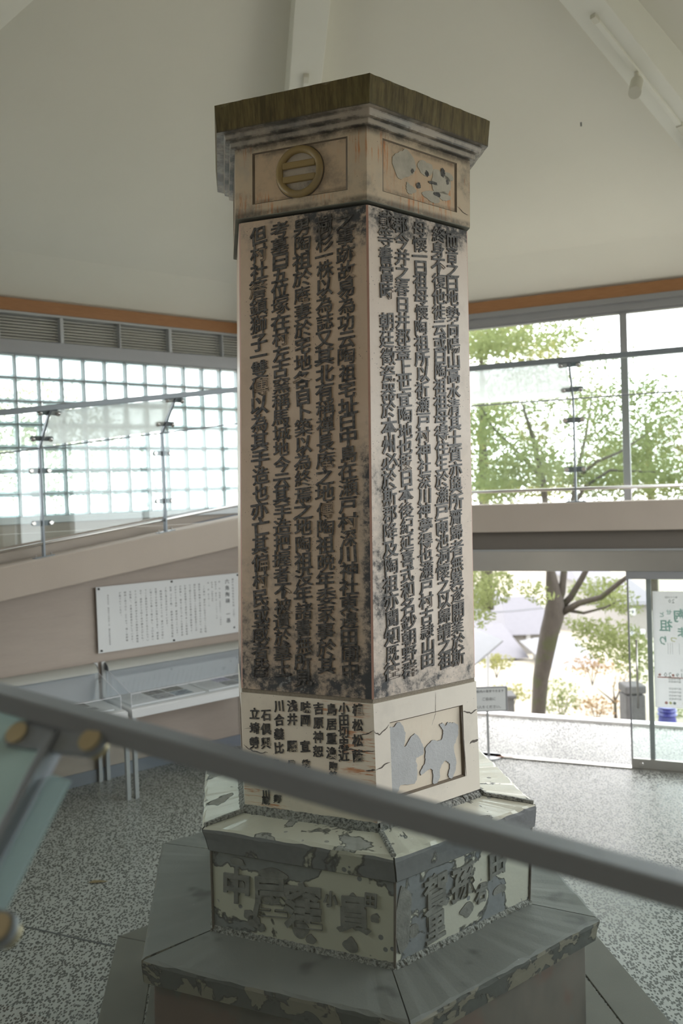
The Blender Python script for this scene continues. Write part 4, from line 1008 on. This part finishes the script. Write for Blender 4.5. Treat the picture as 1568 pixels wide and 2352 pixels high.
P = [beam_pt(38.2, t, s, dr) for dr in (.032, 0) for t, s in ((3.10, -.024), (3.24, -.024), (3.24, .024), (3.10, .024))]; obj('joint_box', MB().hexa(P), 'spot_white', tk, .003)
P = [beam_pt(38.2, t, s, dr) for dr in (.11, .0) for t, s in ((3.26, -.035), (3.50, -.035), (3.50, .035), (3.26, .035))]; obj('power_feed', MB().hexa(P), 'frame_grey', tk, .004)
track(98.2, 2.02, 4.6, 'short visible end of a lamp track on the beam behind the cap')
p0 = beam_pt(38.2, 2.56, 0, .024); sp = thing('spotlight', 'cream cylindrical spotlight hanging from the track at the upper right', 'lamp', p0)
obj('adapter', MB().disc(p0, (0, 0, -1), .017, .05, 16), 'spot_white', sp, smooth=False)
jn = p0 + Vector((.0, 0, -.055)); dirv = Vector((-.33, -.62, -.72)).normalized(); b0 = jn + Vector((0, 0, -.012)) - dirv * .02
obj('joint', MB().tube([jn + Vector((-.015, 0, .01)), jn + Vector((.02, 0, -.012))], .012, 10), 'spot_white', sp)
e1 = b0 + dirv * .185
mb = MB().tube([b0, b0 + dirv * .010, e1, e1 - dirv * .001, e1 - dirv * .03], [.034, .043, .043, .038, .037], 28); obj('lamp_housing', mb, 'spot_white', sp, smooth=False)
obj('lens', MB().disc(e1 - dirv * .028, dirv, .0365, .004, 24), 'lens', sp)
tag(obj('ceiling_hook', MB().disc(Vector((0, 0, 0)) + pix(1334, 287, 6.6) + Vector((0, 0, .02)), (0, 0, -1), .006, .03, 8), 'dark_metal'), 'tiny dark screw in the cream ceiling right of the cap', 'screw')

# small litter
p = floorpt(225, 2027); mb = MB(); L_ = [(-.07, 0, .003), (-.03, .018, .010), (.03, .014, .006), (.075, .004, .004), (.03, -.014, .009), (-.03, -.014, .004)]
mb.add([p + Vector(q) for q in L_] + [p + Vector((0, 0, .014))], [(i, (i + 1) % 6, 6) for i in range(6)]); tag(obj('dead_leaf', mb, 'dead_leaf'), 'dry brown leaf lying on the pebble floor at lower left', 'leaf')
p = floorpt(1153, 1742); mb = MB(); mb.add([p + Vector(q) for q in ((-.06, .01, .016), (-.01, .012, .022), (.06, -.005, .016), (0, -.008, .016))], [(0, 1, 2, 3)]); mb.tube([p + Vector((.02, 0, .018)), p + Vector((.10, -.01, .016))], .003, 5)
tag(obj('dead_leaf', mb, 'twig'), 'reddish dry leaf lying on the door threshold', 'leaf')

# ================================================================ OUTDOORS
mb = MB(); mb.box(FR, -6, 7, 3.87, 5.25, -.25, -.005); mb.box(FR, -6, 7, 5.18, 5.30, -.25, .03)
struct('ground_terrace', mb, 'terrace', 'pale speckled terrace outside the entrance', 'terrace')
mb = MB(); G = []
NX, NY = 14, 12
def gz(y): return -1.0 - max(0, (y - 10)) * .14 if y < 70 else -9.4 - (y - 70) * .0
for j in range(NY + 1):
    y = -30 + j * (160 / NY)
    for i in range(NX + 1): G.append(Vector((-110 + 220 * i / NX, y, gz(y) + rnd.uniform(-.1, .1))))
mb.add(G, [(j * (NX + 1) + i, j * (NX + 1) + i + 1, (j + 1) * (NX + 1) + i + 1, (j + 1) * (NX + 1) + i) for j in range(NY) for i in range(NX)])
struct('ground', mb, 'ground', 'sloping ground falling away towards the town', 'ground')
def leaves(mb, c, r, n, size, R=rnd):
    for _ in range(n):
        v = Vector((R.gauss(0, 1), R.gauss(0, 1), R.gauss(0, 1))); v = v.normalized() * (R.random() ** .45)
        p = c + Vector((v.x * r[0], v.y * r[1], v.z * r[2])); a = Vector((R.gauss(0, 1), R.gauss(0, 1), R.gauss(0, 1))).normalized(); b = a.orthogonal().normalized(); s = size * R.uniform(.6, 1.3)
        mb.add([p - a * s, p + b * s * .45, p + a * s, p - b * s * .45], [(0, 1, 2, 3)])
def tree(label, base, limbs, crowns, leafmat, bark='bark', cat='tree', size=.05, name='tree'):
    t = thing(name, label, cat, base)
    mb = MB()
    for pts, rs in limbs[:1]: mb.tube(pts, rs, 12)
    obj('trunk', mb, bark, t, smooth=True)
    for pts, rs in limbs[1:]: obj('branch', MB().tube(pts, rs, 8), bark, t, smooth=True)
    mb = MB()
    for c, r, n in crowns: leaves(mb, c, r, int(n * 1.9), size * .82)
    if mb.v: tag(obj('foliage', mb, leafmat, t), kind='stuff')
    return t
D = 12.0
P = lambda x, y, d=0.: pix(x, y, D + d)
trunk = [P(1231, 1700), P(1236, 1640), P(1241, 1560), P(1250, 1510), P(1262, 1450), P(1272, 1415), P(1274, 1385), P(1272, 1350), P(1268, 1310)]
limbs = [(trunk, [.12, .105, .115, .13, .14, .15, .135, .085, .04]),
         ([P(1268, 1400), P(1262, 1350), P(1263, 1300), P(1256, 1200), P(1246, 1100), P(1222, 1000, -.3), P(1200, 930, -.5)], [.075, .062, .058, .05, .045, .03, .015]),
         ([P(1275, 1400), P(1290, 1360), P(1296, 1300), P(1310, 1200, .3), P(1322, 1100, .4), P(1345, 1000, .6), P(1360, 900, .8)], [.07, .055, .05, .045, .035, .025, .012]),
         ([P(1278, 1405), P(1310, 1372), P(1335, 1330, -.2), P(1372, 1260, -.3), P(1400, 1180, -.3)], [.06, .05, .045, .03, .02]),
         ([P(1282, 1412), P(1330, 1385, -.2), P(1380, 1372, -.3), P(1420, 1340, -.5), P(1460, 1310, -.7), P(1500, 1230, -.8)], [.055, .045, .04, .035, .025, .015]),
         ([P(1295, 1400), P(1340, 1408), P(1390, 1395), P(1425, 1378)], [.03, .022, .015, .008]),
         ([P(1246, 1100), P(1190, 1040), P(1130, 980, -.3), P(1085, 900, -.4)], [.03, .022, .015, .01]),
         ([P(1322, 1100), P(1370, 1060), P(1420, 1040), P(1480, 1000)], [.03, .022, .018, .01]),
         ([P(1310, 1180), P(1340, 1120), P(1400, 1080), P(1520, 1085)], [.03, .025, .02, .01])]
crowns = []
R2 = random.Random(11)
for (x, y, rx, ry, n) in ((1110, 1340, 60, 45, 420), (1095, 1400, 30, 40, 150), (1380, 1360, 70, 35, 330), (1410, 1385, 40, 20, 160), (1400, 1470, 70, 45, 420), (1450, 1500, 40, 60, 300), (1230, 1360, 30, 20, 60), (1340, 1440, 30, 20, 90),
                          (1110, 790, 60, 40, 500), (1200, 780, 80, 35, 380), (1300, 770, 60, 30, 160), (1120, 960, 60, 60, 420), (1180, 1070, 90, 60, 800), (1130, 1120, 60, 40, 420), (1240, 900, 90, 60, 350), (1380, 960, 70, 60, 420), (1460, 1040, 80, 70, 900), (1520, 960, 60, 60, 450), (1400, 1110, 90, 40, 600), (1300, 1080, 80, 50, 420), (1540, 1100, 50, 50, 500), (1470, 900, 60, 40, 260), (1400, 820, 50, 30, 100)):
    crowns.append((P(x, y, R2.uniform(-1, 1.5)), (rx * D / F_PX * 1.15, .9, ry * D / F_PX * 1.15), n))
tree('tall leafy tree with a mossy forking trunk beyond the terrace', P(1231, 1700), limbs, crowns, 'leaf_g', size=.052)
D = 18.0
tree('yellow-green tree further off, upper left of the window', P(1120, 1400), [([P(1120, 1400), P(1112, 1200), P(1108, 1000), P(1105, 800)], [.14, .12, .09, .03])],
     [(P(1120, 770), (1.0, .9, .5), 700), (P(1170, 820), (1.0, .9, .6), 300), (P(1100, 1000), (1., 1, 1.), 500), (P(1180, 1110), (1.3, 1, .6), 500)], 'leaf_y', size=.085)
D = 23.0
tree('broad yellow-green tree further off, right of the mullion', P(1500, 1400), [([P(1500, 1400), P(1497, 1200), P(1490, 1050), P(1480, 950)], [.15, .12, .09, .03])],
     [(P(1480, 1080), (1.6, 1, 1.0), 1500), (P(1390, 1040), (1.0, 1, .9), 600), (P(1560, 980), (1.1, 1, 1.0), 700), (P(1300, 1110), (1.0, 1, .5), 400), (P(1240, 1000), (.9, 1, .7), 500), (P(1330, 900), (1.3, 1, .9), 700), (P(1170, 920), (1.2, 1, .8), 600), (P(1260, 800), (1.2, 1, .4), 400)], 'leaf_y', size=.085)
c_ = FL(1.9, 10.5, 0)
tree('leafy tree outside behind the glass blocks', FL(1.9, 10.5, -1), [([FL(1.9, 10.5, -1), FL(1.95, 10.5, 1.5), FL(1.8, 10.6, 3.4)], [.14, .11, .05])], [(FL(1.9, 10.5, 3.6), (1.5, 1.5, 1.1), 1100), (FL(3.2, 10.8, 3.0), (1.3, 1.2, 1.0), 600)], 'leaf_g', size=.07)
t = thing('garden_shrub', 'rusty hedge outside behind the lower glass blocks', 'hedge', FL(.8, 8.5, 0)); mb = MB()
for i in range(7): leaves(mb, FL(-1.2 + i * .7, 8.5, 1.6), (.5, .5, .75), 260, .06)
tag(obj('foliage', mb, 'leaf_b', t), kind='stuff'); mb = MB(); [mb.tube([FL(-1.2 + i * .7, 8.5, -1), FL(-1.2 + i * .7, 8.5, 1.6)], .03, 6) for i in range(7)]; tag(obj('stem', mb, 'bark', t), kind='stuff')
D = 15.0
tree('small bare-branched shrub behind the terrace edge', P(1417, 1690), [([P(1417, 1690), P(1413, 1640), P(1412, 1610)], [.035, .03, .028]), ([P(1412, 1615), P(1395, 1600), P(1370, 1580)], [.02, .014, .006]), ([P(1412, 1612), P(1425, 1580), P(1440, 1545)], [.02, .014, .006]), ([P(1412, 1612), P(1408, 1585), P(1415, 1550)], [.018, .012, .006])],
     [(P(1430, 1560), (.35, .3, .25), 70)], 'leaf_b', size=.03, cat='shrub')
for (x, y, rx, ry, n, mt, lab) in ((1140, 1520, 45, 18, 260, 'leaf_y', 'yellow-green clipped shrub beside the white canopy'), (1175, 1590, 50, 25, 240, 'leaf_y', 'low yellow shrub behind the notice stand'), (1290, 1600, 55, 45, 420, 'leaf_g', 'sparse green shrub right of the tree trunk'),
                                (1360, 1530, 70, 25, 260, 'leaf_b', 'rusty brown shrub in the middle of the garden'), (1370, 1620, 60, 25, 260, 'leaf_b', 'pale brown shrub at the terrace edge'), (1540, 1640, 50, 30, 260, 'leaf_g', 'green shrub behind the blue ceramic stool')):
    t = thing('garden_shrub', lab, 'shrub', P(x, y + ry + 20)); mb = MB(); leaves(mb, P(x, y), (rx * D / F_PX, .35, ry * D / F_PX), n, .038); tag(obj('foliage', mb, mt, t), kind='stuff')
    mb = MB(); [mb.tube([P(x, y + ry + 20), P(x + dx_, y)], .008, 5) for dx_ in (-12, 0, 14)]; obj('stem', mb, 'bark', t)
# houses
def house(x0, x1, yr, ye, yb, Y, depth, label, wins, roofmat='roof', ridge_off=0.):
    """pixel extents of the front: ridge, eave and ground lines at depth Y"""
    A_, B_ = pix(x0, ye, Y), pix(x1, ye, Y); zr = pix((x0 + x1) / 2, yr, Y).z; ze = (A_.z + B_.z) / 2; zb_ = pix((x0 + x1) / 2, yb, Y).z - 3
    t = thing('house', label, 'house', Vector(((A_.x + B_.x) / 2, Y, zb_)), 'town houses below the terrace')
    x0_, x1_ = A_.x, B_.x; o_ = .4
    obj('wall', MB().box(IDF, x0_, x1_, Y, Y + depth, zb_, ze), 'house', t)
    r0, r1 = x0_ + ridge_off, x1_ - ridge_off
    vs = [(x0_ - o_, Y - o_, ze - .1), (x1_ + o_, Y - o_, ze - .1), (x1_ + o_, Y + depth + o_, ze - .1), (x0_ - o_, Y + depth + o_, ze - .1), (r0, Y + depth / 2, zr + .2), (r1, Y + depth / 2, zr + .2)]
    obj('roof', MB().add(vs, [(0, 1, 5, 4), (2, 3, 4, 5), (0, 4, 3), (1, 2, 5), (3, 2, 1, 0)]), roofmat, t)
    for (wx, wy, ww, wh) in wins:
        a, b = pix(wx - ww / 2, wy - wh / 2, Y), pix(wx + ww / 2, wy + wh / 2, Y)
        w_ = obj('window', MB().box(IDF, a.x, b.x, Y - .06, Y + .02, b.z, a.z), 'white_paint', t); obj('pane', MB().box(IDF, a.x + .08, b.x - .08, Y - .07, Y - .05, b.z + .08, a.z - .08), 'house_dark', w_)
    return t
house(1092, 1170, 1402, 1448, 1500, 42, 7, 'pale house with grey tiled roof, leftmost beyond the terrace', [(1160, 1456, 12, 14)])
house(1180, 1262, 1398, 1448, 1500, 34, 5, 'white house with grey roof just left of the tree trunk', [(1212, 1465, 10, 20), (1228, 1472, 9, 16)])
house(1118, 1185, 1470, 1502, 1560, 30, 5, 'low house with grey roof behind the yellow shrub', [(1210, 1530, 1, 1), (1172, 1525, 16, 20)])
house(1430, 1500, 1355, 1382, 1480, 44, 7, 'white house with windows behind the glass door', [(1452, 1405, 14, 14), (1450, 1450, 12, 20), (1475, 1452, 10, 12)])
house(1345, 1420, 1318, 1335, 1400, 55, 8, 'distant pale house seen between the branches', [(1380, 1345, 14, 8), (1405, 1345, 10, 8)], 'roof')
house(1100, 1150, 1360, 1382, 1400, 60, 8, 'distant house at the far left of the entrance view', [(1120, 1388, 8, 12), (1140, 1386, 8, 8)])
house(1290, 1350, 1500, 1520, 1560, 26, 4, 'low pale outbuilding in the middle of the garden', [(1285, 1535, 12, 18), (1315, 1530, 10, 10)], 'tent')
# canopy, wall, stone post, ceramic stool, wires
cn = thing('canopy', 'white canvas canopy on a slim post at the left of the entrance', 'canopy', pix(1118, 1570, 14.))
mb = MB(); q = [pix(1085, 1440, 14.), pix(1155, 1470, 13.5), pix(1090, 1525, 13.0), pix(1040, 1480, 13.6)]; mb.hexa([p - Vector((0, 0, .03)) for p in q] + q); obj('cloth', mb, 'tent', cn)
obj('pole', MB().tube([pix(1120, 1640, 14.), pix(1120, 1475, 14.)], .03, 8), 'alu', cn)
a, b = pix(1160, 1605, 13.), pix(1181, 1605, 13.); zt = a.z
tag(obj('garden_wall', MB().box(IDF, a.x, b.x, 13, 13.3, -1.4, zt).box(IDF, a.x - .03, b.x + .03, 12.97, 13.33, zt, zt + .05), 'grey_stone', None, .01), 'short grey stone wall left of the tree trunk', 'wall')
a, b = pix(1437, 1590, 11.), pix(1482, 1590, 11.)
sp_ = thing('stone_post', 'dark weathered stone post seen through the glass door', 'stone post', Vector(((a.x + b.x) / 2, 11, -1)))
obj('shaft', MB().box(IDF, a.x, b.x, 11, 11.28, -1.1, a.z - .05), 'grey_stone', sp_, .015); obj('top_stone', MB().box(IDF, a.x - .01, b.x + .01, 10.98, 11.3, a.z - .03, a.z + .08), 'grey_stone', sp_, .02)
c0 = pix(1532, 1650, 10.2); stl = thing('ceramic_stool', 'cobalt blue ceramic garden stool with white leaf pattern', 'stool', Vector((c0.x, 10.2, -.55)))
zt = pix(1532, 1622, 10.2).z
prof = [(.02, -1.01), (.13, -1.0), (.10, zt - .55), (.115, zt - .25), (.10, zt - .12), (.12, zt - .10), (.10, zt - .07), (.12, zt - .05), (.10, zt - .02), (.125, zt), (.02, zt + .004)]
obj('body', MB().tube([Vector((c0.x, 10.2, z)) for r_, z in prof], [r_ for r_, z in prof], 24), 'cobalt', stl)
mb = MB()
for an, zz in ((-1.9, zt - .2), (-1.25, zt - .2), (-1.57, zt - .24), (-1.9, zt - .34), (-1.25, zt - .34)):
    p = Vector((c0.x + .108 * cos(an), 10.2 + .108 * sin(an), zz)); mb.disc(p, (cos(an), sin(an), 0), .024, .006, 10)
mb.tube([Vector((c0.x, 10.085, zt - .45)), Vector((c0.x, 10.085, zt - .2))], .007, 6); obj('leaf_pattern', mb, 'white_glaze', stl)
mb = MB(); mb.tube([pix(1085, 1408, 30), pix(1170, 1404, 31), pix(1260, 1395, 32)], .025, 5); mb.tube([pix(1260, 1395, 32), pix(1420, 1385, 33), pix(1560, 1380, 34)], .02, 5)
tag(obj('power_line', mb, 'dark_metal'), 'dark overhead cable crossing behind the tree trunk', 'cable')
